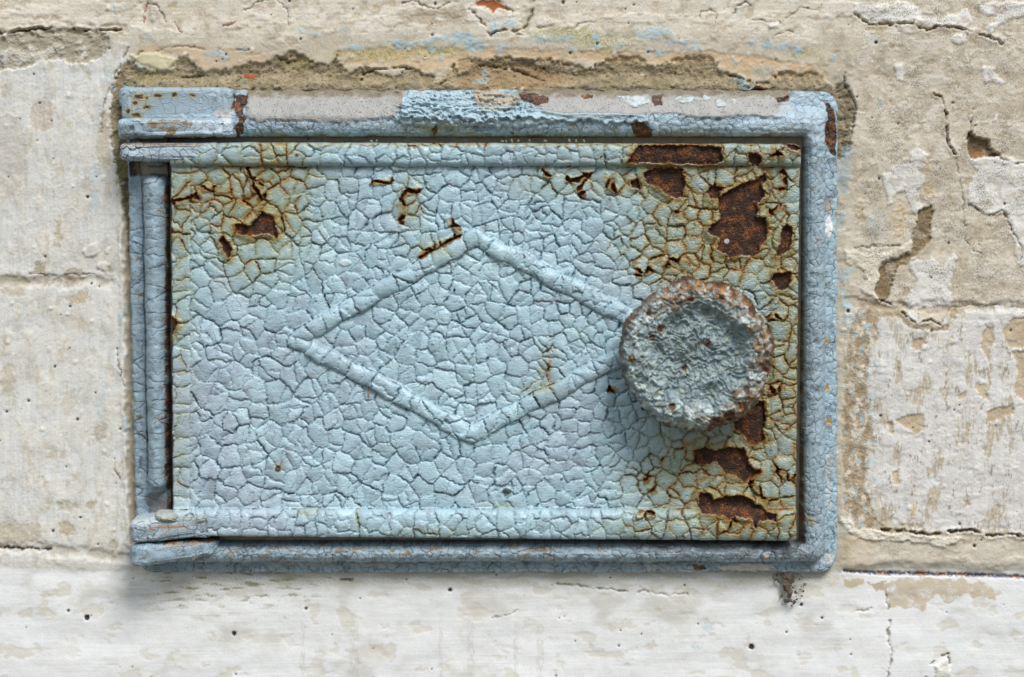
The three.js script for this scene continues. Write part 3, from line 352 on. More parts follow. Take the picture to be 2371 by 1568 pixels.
// ================================================================ cracked paint: cells of irregular size with cracks between them
class Cells {
  constructor(x0, y0, x1, y1, size) { this.b = size; this.x0 = x0; this.y0 = y0; this.nx = Math.ceil((x1 - x0) / size) + 1; this.ny = Math.ceil((y1 - y0) / size) + 1; this.X = []; this.Y = []; this.K = []; this.cell = Array.from({ length: this.nx * this.ny }, () => []); this.near = null; }
  add(x, y, k = 0) { const i = clamp(Math.floor((x - this.x0) / this.b), 0, this.nx - 1), j = clamp(Math.floor((y - this.y0) / this.b), 0, this.ny - 1); this.cell[j * this.nx + i].push(this.X.length); this.X.push(x); this.Y.push(y); this.K.push(k); }
  gap(x, y, k, r) { const i0 = Math.floor((x - this.x0) / this.b), j0 = Math.floor((y - this.y0) / this.b); for (let j = j0 - 2; j <= j0 + 2; j++) for (let i = i0 - 2; i <= i0 + 2; i++) { if (i < 0 || j < 0 || i >= this.nx || j >= this.ny) continue; for (const s of this.cell[j * this.nx + i]) if (this.K[s] === k && (this.X[s] - x) ** 2 + (this.Y[s] - y) ** 2 < r * r) return false; } return true; }
  scatter(n, seed, x0, y0, x1, y1, spacing, k = 0, inside = () => true) { const r = rng(seed); for (let t = 0; t < n; t++) { const x = mix(x0, x1, r()), y = mix(y0, y1, r()); if (inside(x, y) && this.gap(x, y, k, spacing(x, y) * (0.5 + 0.95 * hash(t, seed)))) this.add(x, y, k); } }
  ready() { this.near = this.cell.map((_, o) => { const i0 = o % this.nx, j0 = Math.floor(o / this.nx), l = []; for (let j = Math.max(0, j0 - 2); j <= Math.min(this.ny - 1, j0 + 2); j++) for (let i = Math.max(0, i0 - 2); i <= Math.min(this.nx - 1, i0 + 2); i++) l.push(...this.cell[j * this.nx + i]); return Int32Array.from(l); }); return this; }
  at(x, y, k, out) {                                                         // out: [seed, distance to the border, seed across it]
    const o = clamp(Math.floor((y - this.y0) / this.b), 0, this.ny - 1) * this.nx + clamp(Math.floor((x - this.x0) / this.b), 0, this.nx - 1), l = this.near[o], { X, Y, K } = this;
    let a = -1, best = 1e12; for (let n = 0; n < l.length; n++) { const s = l[n]; if (K[s] !== k) continue; const d = (X[s] - x) ** 2 + (Y[s] - y) ** 2; if (d < best) { best = d; a = s; } }
    let e = 1e9, b = -1; if (a >= 0) for (let n = 0; n < l.length; n++) { const s = l[n]; if (s === a || K[s] !== k) continue; const dx = X[s] - X[a], dy = Y[s] - Y[a], q = Math.sqrt(dx * dx + dy * dy); const d = ((X[s] + X[a]) / 2 - x) * dx / q + ((Y[s] + Y[a]) / 2 - y) * dy / q; if (d < e) { e = d; b = s; } }
    out[0] = a; out[1] = e; out[2] = b;
  }
}
const PAINT = [164, 192, 203], OLIVE = [138, 138, 96], OCHRE = [150, 104, 44], RUST = [88, 46, 20];
function rustColour(x, y) { const n = fbm(x / 26, y / 26, 4), g = noise(x / 3.2, y / 3.2), g2 = noise(x / 1.9 + 7, y / 1.9); const o = sst(0.02, 0.5, n + 0.55 * g + 0.03), y2 = sst(0.36, 0.78, fbm(x / 14 + 90, y / 14, 3) + 0.5 * g2); return [mix(mix(54, 122, o), 168, y2) + g2 * 9, mix(mix(34, 70, o), 122, y2) + g2 * 7, mix(mix(22, 30, o), 66, y2) + g2 * 5]; }

// ================================================================ the door
const door = new Relief(376, 310, 1876, 1270, 1760);
const DIAMOND = raw(1100, 549, 685, 786, 1093, 1006, 1532, 776, 1100, 549);
const BARE = [
  raw(1478, 338, 1600, 337, 1668, 343, 1672, 374, 1640, 382, 1560, 379, 1500, 376, 1452, 379, 1462, 360), raw(1492, 400, 1520, 388, 1580, 392, 1586, 430, 1578, 458, 1552, 455, 1525, 432, 1494, 420), raw(1458, 420, 1480, 414, 1484, 440, 1464, 434),
  cor(940, 500, 880, 560, 690, 630, 560, 690, 470, 760, 450, 850, 480, 980, 380, 1060, 345, 1110, 370, 1150, 470, 1170, 460, 1270, 440, 1310, 540, 1340, 560, 1385, 700, 1350, 800, 1370, 870, 1320, 890, 1250, 940, 1200, 960, 1120, 950, 970, 850, 970, 870, 880, 840, 820, 940, 750, 890, 620, 950, 590),
  cor(770, 300, 830, 290, 900, 330, 890, 380, 860, 430, 800, 430, 770, 390), cor(1130, 1070, 1170, 1040, 1210, 1070, 1225, 1130, 1210, 1220, 1190, 1300, 1130, 1340, 1060, 1370, 1070, 1320, 1100, 1240, 1110, 1150), raw(1790, 634, 1828, 633, 1830, 650, 1818, 672, 1800, 668, 1785, 645), cor(350, 650, 440, 640, 465, 680, 450, 760, 370, 775, 345, 700), cor(1120, 195, 1230, 205, 1300, 245, 1260, 275, 1160, 240), cor(-260, 530, -170, 500, -150, 560, -230, 600), cor(990, 330, 1050, 270, 1110, 330, 1060, 320),
  pts(5, 480, 1290, 560, 1200, 610, 1220, 620, 1330, 600, 1400, 610, 1470, 560, 1500, 500, 1490, 480, 1440, 420, 1400, 400, 1340),
  pts(8, 130, 110, 140, 30, 200, 10, 280, 40, 370, 10, 470, 20, 490, 80, 500, 130, 590, 180, 560, 200, 500, 220, 470, 240, 420, 190, 350, 190, 290, 100, 240, 125, 180, 120), pts(8, 180, 320, 250, 330, 265, 375, 350, 345, 430, 335, 480, 345, 540, 390, 590, 410, 620, 440, 680, 460, 690, 500, 640, 490, 570, 500, 540, 545, 520, 480, 400, 470, 360, 490, 330, 460, 250, 455, 180, 450, 165, 400),
  raw(545, 521, 580, 521, 608, 492, 632, 503, 641, 538, 640, 551, 628, 541, 608, 541, 578, 547, 547, 537), raw(514, 545, 524, 556, 537, 578, 531, 598, 521, 582, 511, 560), pts(4, 1160, 640, 1190, 655, 1205, 680, 1170, 760, 1160, 720), pts(4, 1172, 60, 1160, 90, 1160, 40)];
const OPEN = [                                                               // cracks that have pulled apart down to the iron: outline, half width
  [raw(398, 468, 428, 466, 445, 458, 462, 452), 4], [raw(462, 440, 500, 438, 530, 440), 1.6], [raw(575, 395, 586, 420, 592, 442, 604, 428), 2.2], [raw(600, 440, 606, 455, 640, 455), 2.2], [raw(930, 512, 930, 475, 936, 448, 966, 440), 3.6], [raw(1060, 545, 1062, 535, 1050, 520, 1042, 512), 3], [raw(1062, 543, 1040, 556, 1000, 575, 975, 592), 1.8], [raw(1318, 415, 1340, 422, 1362, 402), 5], [raw(1342, 422, 1344, 440, 1350, 452), 4], [raw(1402, 408, 1408, 428, 1425, 440), 2.4], [raw(865, 424, 905, 418), 1.8], [raw(1262, 395, 1268, 408), 3.2], [raw(1565, 495, 1572, 512), 2.6], [raw(1500, 630, 1530, 605, 1545, 612), 2.6], [raw(1475, 610, 1480, 640), 2], [raw(1560, 600, 1590, 612), 2.4], [raw(1640, 440, 1665, 432, 1672, 455), 4],
  [raw(1812, 400, 1814, 420, 1808, 450), 3], [raw(1770, 500, 1806, 482), 2.4], [raw(1270, 836, 1268, 852), 0.8], [raw(1780, 735, 1815, 732), 2], [raw(1770, 905, 1812, 900), 3], [raw(1790, 1080, 1812, 1100, 1840, 1103), 2.2], [raw(1740, 1120, 1762, 1140, 1768, 1165), 2.2], [raw(1665, 1220, 1690, 1215, 1705, 1195), 2.2], [raw(1480, 1188, 1508, 1189), 3.4], [raw(1515, 1140, 1500, 1120, 1498, 1100), 2], [raw(1412, 900, 1422, 902), 3]];
const STAIN = [[600, 500, 105, 95, 1], [500, 440, 110, 60, .85], [640, 400, 110, 40, .7], [420, 520, 26, 180, .62], [420, 800, 24, 240, .35], [418, 1080, 20, 120, .35], [640, 350, 60, 26, .75], [560, 620, 70, 50, .4], [950, 470, 34, 60, .55], [1010, 575, 50, 22, .55], [1240, 420, 60, 30, .35], [1340, 420, 70, 40, .5], [1270, 850, 22, 50, .45], [1245, 900, 50, 16, .4], [1440, 425, 50, 30, .6], [1560, 480, 90, 70, .65], [1700, 500, 130, 160, .9], [1590, 600, 120, 70, .85], [1800, 420, 60, 80, .5], [1820, 720, 45, 200, .8], [1790, 900, 60, 120, .85], [1680, 1060, 150, 90, .8], [1740, 1190, 150, 80, 1], [1550, 1120, 90, 60, .55], [1500, 1220, 120, 26, .5], [1000, 1226, 120, 10, .4], [830, 1205, 10, 26, .5], [1540, 980, 40, 60, .25], [1480, 560, 60, 40, .3], [1840, 1000, 14, 260, .6], [1520, 360, 160, 30, .4], [1340, 760, 30, 30, .12], [720, 1185, 40, 8, .4], [645, 1080, 14, 12, .5], [1170, 1170, 40, 10, .3], [1100, 335, 700, 8, .6], [900, 850, 10, 10, .2], [1700, 620, 120, 30, .5]];
const diaD = (x, y) => lineD(DIAMOND, x + 5 * noise(x / 70, y / 70) + 2 * noise(x / 22, y / 22), y + 5 * noise(x / 70 + 40, y / 70) + 2 * noise(x / 22 + 9, y / 22));
const KIND = (x, y) => {
  if (y < 386 + 4 * noise(x / 40, 3)) return 2; if (y > 1177 + 4 * noise(x / 50, 9)) return 3;
  if (diaD(x, y) < 20 + 3 * noise(x / 30, y / 30)) return 1;
  if (x < 441 + 3 * noise(5, y / 50)) return 4; return 0;
};
const doorCells = new Cells(360, 290, 1890, 1290, 42), primCells = new Cells(360, 290, 1890, 1290, 60), fineCells = new Cells(360, 290, 1890, 1290, 21);
{
  const r = rng(5);
  for (let q = 1; q < DIAMOND.length; q++) { const [ax, ay] = DIAMOND[q - 1], [bx, by] = DIAMOND[q], L = Math.hypot(bx - ax, by - ay); for (let t = 8; t < L - 8; t += 30 + r() * 46) primCells.add(mix(ax, bx, t / L) + (r() - .5) * 10, mix(ay, by, t / L) + (r() - .5) * 10, 1); }
  for (let x = 385; x < 1870; x += 36 + r() * 60) primCells.add(x, 354 + (r() - .5) * 22, 2);
  for (let x = 385; x < 1870; x += 36 + r() * 60) primCells.add(x, 1212 + (r() - .5) * 24, 3);
  for (let y = 380; y < 1190; y += 40 + r() * 60) primCells.add(418 + (r() - .5) * 14, y, 4);
  const spacing = (x, y) => { let s = 1 + 0.3 * noise(x / 130, y / 130) + 0.3 * noise(x / 60 + 20, y / 60); s += 0.25 * sst(900, 520, x) * sst(560, 700, y); s -= 0.3 * Math.exp(-(((x - 1380) / 130) ** 2 + ((y - 720) / 140) ** 2)); s -= 0.16 * Math.exp(-(((x - 1250) / 160) ** 2 + ((y - 480) / 90) ** 2)); return s; };
  primCells.scatter(40000, 12, 430, 376, 1870, 1190, (x, y) => 54 * spacing(x, y), 0, (x, y) => diaD(x, y) > 22);
  primCells.ready();
  // every large cell is split again; a later split ends at the older crack
  const o = [0, 0, 0]; primCells.X.forEach((x, p) => doorCells.add(x + (r() - .5) * 12, primCells.Y[p] + (r() - .5) * 12, p));
  for (let t = 0; t < 26000; t++) { const x = mix(380, 1866, r()), y = mix(320, 1262, r()), k = KIND(x, y); primCells.at(x, y, k, o); if (o[0] < 0 || o[1] < 5) continue; const ridge = k === 1 || k === 4 ? 36 : k ? 32 : 26; if (doorCells.gap(x, y, o[0], ridge * spacing(x, y) * (0.62 + 0.75 * r()))) doorCells.add(x, y, o[0]); }
  doorCells.ready();
  fineCells.scatter(60000, 13, 370, 300, 1880, 1280, (x, y) => 23 + 8 * noise(x / 60, y / 60)); fineCells.ready();
  console.log('cells', primCells.X.length, doorCells.X.length, fineCells.X.length);
}
const doorId = new Int32Array(door.W * door.H);
{
  const R = door, out = [0, 0, 0], prim = [0, 0, 0], fine = [0, 0, 0], bare = new Float32Array(R.W * R.H).fill(99), stain = new Float32Array(R.W * R.H);
  for (const P of BARE) R.poly(P, 3.2, 12, 26, (i, d) => { if (d < bare[i]) bare[i] = d; });
  const open = new Float32Array(R.W * R.H); for (const [P, w] of OPEN) R.line(P, 3, 14, 18, (i, d, x, y) => { const v = (w * 0.75 + 0.6) * sst(12, 3, d) * (0.9 + 0.5 * noise(x / 14, y / 14)); if (v > open[i]) open[i] = v; });
  for (const [cx, cy, rx, ry, a] of STAIN) R.each((i, x, y) => { const d = ((x - cx) / rx) ** 2 + ((y - cy) / ry) ** 2; if (d < 6) stain[i] = 1 - (1 - stain[i]) * (1 - a * Math.exp(-d * 0.9)); }, cx - rx * 2.5, cy - ry * 2.5, cx + rx * 2.5, cy + ry * 2.5);
  console.log('door masks');
  R.each((i, x, y) => {
    const wx = x + 5.5 * noise(x / 38, y / 38) + 2.4 * noise(x / 13 + 4, y / 13) + 1.7 * noise(x / 5.5, y / 5.5 + 6), wy = y + 5.5 * noise(x / 38 + 50, y / 38) + 2.4 * noise(x / 13, y / 13 + 70) + 1.7 * noise(x / 5.5 + 60, y / 5.5);
    const k = KIND(x, y); primCells.at(wx, wy, k, prim); const px = wx + 4 * noise(x / 21 + 7, y / 21) , py = wy + 4 * noise(x / 21, y / 21 + 90); doorCells.at(px, py, prim[0], out); let a = out[0]; const first = prim[1] < out[1], e0 = first ? prim[1] : out[1], b = first ? 5000 + prim[2] : out[2];
    const lo = first ? Math.min(prim[0], prim[2]) : Math.min(a, b), hi = first ? 5000 + Math.max(prim[0], prim[2]) : Math.max(a, b), str = hash(lo, hi); if (a < 0) a = prim[0];
    let e = e0, rim = 99;
    if (k === 1) rim = 20 + 3 * noise(x / 30, y / 30) - diaD(x, y); else if (k === 0) rim = Math.min(diaD(x, y) - 20 - 3 * noise(x / 30, y / 30), y - 386 - 4 * noise(x / 40, 3), 1177 + 4 * noise(x / 50, 9) - y, x - 441 - 3 * noise(5, y / 50)); else if (k === 2) rim = 386 + 4 * noise(x / 40, 3) - y; else if (k === 3) rim = y - 1177 - 4 * noise(x / 50, 9);
    rim += 1.4 * noise(x / 9, y / 9); const er = Math.max(0.2, rim), ridged = er < e;
    const vary = 0.75 + 0.6 * noise(x / 17, y / 17); const st = clamp((ridged ? (k === 4 || x < 452 ? 0.05 : 0.12 + 0.5 * hash(Math.floor(x / 60), 3 + k)) : (first ? Math.pow(str, 2.5) * 0.9 + 0.07 : Math.pow(str, 3.0) * 0.6 + 0.05)) * vary, 0.02, 1); if (ridged) e = er;
    fineCells.at(wx + 3 * noise(x / 9, y / 9 + 30), 790 + (wy - 790) * 0.78, 0, fine); const fs = hash(Math.min(fine[0], fine[2]), Math.max(fine[0], fine[2]) + 5);
    const worn = sst(1420, 1560, x + 40 * noise(x / 60, y / 60));
    const sg = 0.46 + 0.22 * worn, show = fs < sg ? sst(sg, 0.0, fs) * (0.55 + 0.6 * noise(x / 14 + 80, y / 14)) : 0;
    // form of the casting
    let form = 0;
    const rail = (y, c, w, h) => { const t = Math.abs(y - c) / w; return t < 1 ? h * Math.pow(1 - t * t * t, 0.6) : 0; };
    form = Math.max(rail(y, 355 + 2 * noise(x / 90, 1), 32, 2.3), rail(y, 1214 + 2 * noise(x / 90, 5), 39, 2.4)); const dd = diaD(x, y) + 2 * noise(x / 40, y / 40); if (dd < 22) form = Math.max(form, (1.35 + 0.25 * noise(x / 50, y / 50)) * Math.sqrt(Math.max(0, 1 - (dd / 22) ** 2)));
    form += 0.45 * sst(446, 436, x) + 0.45 * sst(1780, 1790, x) + 0.25 * fbm(x / 120, y / 120, 2);
    // skin of paint
    const wr = noise(x / 7 + 3 * noise(x / 15, y / 15), y / 7 + 3 * noise(x / 15 + 9, y / 15)), wr2 = noise(x / 3.1, y / 3.1), wr3 = 1 - Math.abs(noise(x / 11 + 4 * noise(x / 20, y / 20), y / 6));
    const w = 0.35 + 1.9 * st * st, depth = 0.24 + 1.0 * st, curl = hash(a * 3 + 1, b + 7);
    let h = 0.75 + 0.5 * (1 - Math.exp(-e / 7)) + (curl > 0.55 ? 0.16 * curl * sst(5.5, 1.5, e) : 0) - depth * sst(w + 1.1, w * 0.25, e) + (hash(a, 1) - .5) * 0.55 + ((wx - doorCells.X[a]) * (hash(a, 2) - .5) + (wy - doorCells.Y[a]) * (hash(a, 3) - .5)) * 0.026;
    const hair = show * sst(1.7, 0.3, fine[1]);
    h += wr * (0.07 + 0.07 * worn) + wr3 * wr3 * 0.07 - hair * (0.16 + 0.2 * fs + 0.1 * worn);
    const w4 = 1 - Math.abs(noise(x / 5.5 + 2 * noise(x / 11, y / 11), y / 4.2));
    R.f[i] = wr2 * (0.03 + 0.02 * worn) + noise(x / 1.8, y / 1.8) * 0.015 + (w4 * w4 - 0.4) * (0.05 + 0.05 * worn) - hair * 0.12 - 0.13 * sst(w + 0.9, 0.2, e) * (0.25 + st);
    const bp = bare[i], bd = open[i] > 0 ? Math.min(bp, e + 0.3 - open[i] * 1.15 + 40 * (open[i] < 0.7 ? 1 : 0)) : bp, bm = sst(0.9, -0.9, bd);
    h += 0.85 * sst(16, 1, bd) * (1 - bm) * (0.2 + 0.8 * hash(a, 9)) ;                                                       // paint lifting at the broken edge
    if (bm > 0) R.f[i] = mix(R.f[i], 0.13 * noise(x / 3, y / 3) + 0.1 * noise(x / 1.8, y / 1.8), bm); const iron = 0.32 * fbm(x / 20, y / 20, 3) + 0.2 * noise(x / 6, y / 6) - 0.25 * sst(0.4, 0.7, noise(x / 8 + 5, y / 8));
    R.h[i] = form + mix(h, iron - 0.25, bm); doorId[i] = bm > 0.5 ? -1 : a;
    // colours
    const s0 = stain[i], sn = fbm(x / 24 + 6, y / 24, 3), near = sst(9 + 10 * s0, 0.5, e);
    let c = [PAINT[0], PAINT[1], PAINT[2]]; const to = (q, t) => { if (t <= 0) return; if (t > 1) t = 1; c[0] += (q[0] - c[0]) * t; c[1] += (q[1] - c[1]) * t; c[2] += (q[2] - c[2]) * t; };
    const big = fbm(x / 240 + 3, y / 240, 3);
    to([168, 178, 191], clamp(0.55 * sst(900, 420, x) * sst(650, 900, y) + 0.35 * sst(0, 0.4, big) + 0.3 * worn)); to([181, 208, 216], sst(0.0, 0.5, -big + 0.2 * sn) * 0.6);
    const v = (hash(a, 4) - .5) * 17 + sn * 7 + wr2 * 4; c[0] += v; c[1] += v; c[2] += v;
    const film = sst(0.1, 0.55, fbm(x / 34 + 40, y / 34, 3) + 0.45 * wr2 * 0.7 + 0.2 * (hash(a, 7) - .5) - 0.02 + 0.12 * sst(900, 420, x) * sst(650, 900, y)); to([138, 147, 157], film * 0.55);   // sooty film, speckled
    const old = (1 - sst(0.4, 0.8 + 1.5 * st, e)) * (0.15 + 0.75 * st); to([92, 116, 134], old * 0.85);                                          // older blue coat in the splits, its colour darkened to deepen the cracks
    if (show) to([92, 114, 132], show * sst(1.3, 0.3, fine[1]) * 0.65);
    to([226, 232, 232], sst(0.7, 0.9, noise(x / 5 + 200, y / 5)) * 0.25 * (1 - s0));
    to([146, 164, 160], clamp(s0 * 1.3) * 0.55); const olive = clamp(s0 * (0.32 + 0.85 * near) * sst(-0.6, 0.25, sn + 0.7 * (hash(a, 5) - .5) + 0.35 * s0)); to(OLIVE, olive * 0.82);
    const och = clamp(s0 * 1.2 * sst(6 + 6 * s0, 0.3, e + 5 * sn) * sst(0.35, 1.0, s0 + 0.95 * (hash(lo, hi + 3) - .5))); to(OCHRE, och * 0.68);
    const line = s0 > 0.12 ? sst(1.5 + 1.1 * s0, 0.4, e + sn) * sst(0.35, 1.0, s0 + 1.1 * (hash(lo, hi + 9) - .58)) : 0; to(RUST, line * 0.85);
    const halo = sst(20, 0, bd + 13 * sn + 8 * (hash(a, 31) - .5)) * (1 - bm); to([146, 128, 68], halo * 0.7); to([118, 68, 28], sst(7, 0, bd + 4 * sn) * 0.8);
    if (bp > 0.4 && bp < 2.2 && hash(a, 12) > 0.5) to([190, 198, 196], 0.6);                                                                   // pale broken edge of the paint
    if (bm > 0) to(rustColour(x, y), bm);
    const grit = sst(0.66, 0.8, noise(x / 2.6 + 70, y / 2.6)); to([70, 78, 84], grit * 0.45 * (1 - bm));
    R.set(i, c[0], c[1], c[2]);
  });
  for (const [x, y, rx, ry, c, h] of [[1683, 560, 6, 7, [186, 176, 180], .5], [644, 1083, 6, 8, [70, 56, 40], .6], [1172, 1136, 11, 6, [70, 80, 80], .9], [854, 912, 1.5, 14, [150, 120, 84], .5], [800, 610, 14, 7, [190, 205, 212], .5], [734, 492, 5, 3, [110, 126, 138], .4], [1052, 672, 2.4, 3, [30, 36, 60], 0], [690, 360, 4, 4, [80, 76, 60], .2], [1490, 945, 5, 5, [40, 36, 30], -.6], [1300, 1108, 3, 3, [100, 110, 118], .4]])
    R.blob(x, y, rx, ry, 1.5, 3, (i, d) => { const m = sst(1, -1, d); R.tint(i, c, m); R.h[i] += h * m * 0.8; });
  const rr = rng(77); for (let k = 0; k < 260; k++) { const x = 410 + rr() * 1420, y = 340 + rr() * 900, s = 1 + rr() * 2.2; R.blob(x, y, s, s, 0.4, 2, (i, d) => { const m = sst(0.9, -0.9, d); R.tint(i, [112, 130, 142], m * 0.5); R.h[i] += (hash(k, 8) < 0.6 ? 0.25 : -0.25) * m; }); }
}
console.log('door relief');
const skinGrain = grainTexture(512, (u, v) => { const wx = u + 0.02 * noise(u * 12, v * 12, 12), wy = v + 0.02 * noise(u * 12 + 5, v * 12, 12); return 0.45 + 0.3 * (0.5 - Math.abs(noise(wx * 34, wy * 34, 34))) + 0.2 * noise(u * 96, v * 96, 96) + 0.12 * noise(u * 150, v * 150, 150); });
const bumpOf = (tex, a, b) => { const t = tex.clone(); t.repeat.set(a, b); t.needsUpdate = true; return t; };
const doorTex = door.texture(), doorBump = door.bump();
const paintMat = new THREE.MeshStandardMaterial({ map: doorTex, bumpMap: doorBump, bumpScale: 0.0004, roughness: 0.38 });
const rustMat = new THREE.MeshStandardMaterial({ map: doorTex, bumpMap: doorBump, bumpScale: 0.0004, roughness: 0.85 });
const ironMat = new THREE.MeshStandardMaterial({ color: new THREE.Color().setRGB(0.27, 0.18, 0.125), roughness: 0.9 });
const stoveDoor = thing('iron_hatch', 'pale blue cast iron stove door with crackled paint, rust patches, raised diamond and round knob', 'door', 'thing');
{
  // outline of the casting: a slightly uneven rectangle with rounded corners; grid with rows that turn over the edge
  const TL = [394, 329], TR = [1854, 333], BR = [1843, 1253], BL = [400, 1240], nu = 722, nv = 458, rc = 17, sh = new Sheet(nu + 8, nv + 8);
  const edgeDrop = [[0, -6.2], [0, -3.4], [0.2, -1.6], [1.1, -0.6]];          // px inside the outline, mm below
  const coords = n => { const l = []; for (const [d, z] of edgeDrop) l.push([0, d, z]); for (let i = 0; i < n; i++) l.push([i / (n - 1), 3, 0]); for (let k = 3; k >= 0; k--) l.push([1, edgeDrop[k][0], edgeDrop[k][1]]); return l; };
  const us = coords(nu), vs = coords(nv);
  vs.forEach(([v, dv, zv], j) => us.forEach(([u, du, zu], i) => {
    let X = u <= 0 ? du : u >= 1 ? 1460 - du : mix(3, 1457, u), Y = v <= 0 ? dv : v >= 1 ? 920 - dv : mix(3, 917, v);
    const round = (a, A) => a < rc ? [-1, (rc - a) / rc] : a > A - rc ? [1, (a - A + rc) / rc] : [0, 0];
    const [sx, qx] = round(X, 1460), [sy, qy] = round(Y, 920);
    if (sx && sy) { const nx = qx * Math.sqrt(1 - qy * qy / 2), ny = qy * Math.sqrt(1 - qx * qx / 2); X = sx < 0 ? rc - nx * rc : 1460 - rc + nx * rc; Y = sy < 0 ? rc - ny * rc : 920 - rc + ny * rc; }
    const a = X / 1460, b = Y / 920;
    const uneven = Math.min(1, 30 / (1 + Math.min(X, 1460 - X, Y, 920 - Y)));
    let px = mix(mix(TL[0], TR[0], a), mix(BL[0], BR[0], a), b), py = mix(mix(TL[1], TR[1], a), mix(BL[1], BR[1], a), b);
    px += uneven * 1.8 * noise(py / 34, a > 0.5 ? 3 : 8); py += uneven * 1.5 * noise(px / 40, b > 0.5 ? 4 : 9);
    const ed = Math.min(X, 1460 - X, Y, 920 - Y), fall = ed < 9 ? -1.1 * (1 - Math.sqrt(1 - ((9 - ed) / 9) ** 2)) : 0;
    sh.put(i, j, place(px, py, door.height(px, py) + fall + Math.min(zu, zv), 0.5), door.uv(px, py), px, py);
  }));
  sh.normals();
  const idAt = (i, j, x, y) => { const o = door.index(x, y); return i < 5 || j < 5 || i > nu + 2 || j > nv + 2 ? (doorId[o] < 0 ? -1 : doorId[o]) : doorId[o]; };
  const parts = sh.split(idAt);
  const names = ['door_plate', 'diamond_moulding', 'top_rail', 'bottom_rail', 'hinge_border'];
  const holders = names.map(() => null);
  const plate = new THREE.Group(); plate.name = 'door_plate'; stoveDoor.add(plate); holders[0] = plate;
  { // every patch of bare iron is a piece of its own
    const W1 = sh.nu - 1, H1 = sh.nv - 1, comp = new Int32Array(W1 * H1).fill(-2), size = [];
    for (let j = 0; j < H1; j++) for (let i = 0; i < W1; i++) { const o = j * sh.nu + i, m = o + sh.nu + 1; if (idAt(i, j, (sh.q[o * 2] + sh.q[m * 2]) / 2, (sh.q[o * 2 + 1] + sh.q[m * 2 + 1]) / 2) < 0) comp[j * W1 + i] = -1; }
    for (let o = 0; o < comp.length; o++) if (comp[o] === -1) { const id = size.length, todo = [o]; let n = 0; comp[o] = id; while (todo.length) { const c = todo.pop(), ci = c % W1, cj = Math.floor(c / W1); n++; for (let dj = -1; dj <= 1; dj++) for (let di = -1; di <= 1; di++) { const a = ci + di, b = cj + dj; if (a >= 0 && b >= 0 && a < W1 && b < H1 && comp[b * W1 + a] === -1) { comp[b * W1 + a] = id; todo.push(b * W1 + a); } } } size.push(n); }
    for (const [id, g] of sh.split((i, j) => { const c = comp[j * W1 + i]; return c < 0 ? null : size[c] > 60 ? c : -9; })) { const m = mesh(id < 0 ? 'small_rust_spots' : 'rust_patch', g, rustMat, plate); if (id < 0) m.userData.kind = 'stuff'; }
  }
  const ids = [...parts.keys()].filter(k => k >= 0).sort((a, b) => parts.get(b).userData.quads - parts.get(a).userData.quads);
  names.forEach((n, k) => { if (k) { const g = new THREE.Group(); g.name = n; stoveDoor.add(g); holders[k] = g; } });
  ids.slice(0, 300).forEach(id => mesh('paint_flake', parts.get(id), paintMat, holders[primCells.K[doorCells.K[id]]]));
  const rest = new Set(ids.slice(300)), small = sh.split((i, j, x, y) => { const id = idAt(i, j, x, y); return rest.has(id) ? 0 : null; }).get(0);
  if (small) { const m = mesh('small_paint_flakes', small, paintMat, stoveDoor); m.userData.kind = 'stuff'; }
  const a = place(410, 1230, -6.6), b = place(1834, 345, -6.6), g = new THREE.BoxGeometry(b[0] - a[0], b[1] - a[1], 0.003); const m = mesh('door_back', g, ironMat, stoveDoor); m.position.set((a[0] + b[0]) / 2, (a[1] + b[1]) / 2, -0.0045);
  console.log('door flakes', ids.length);
}

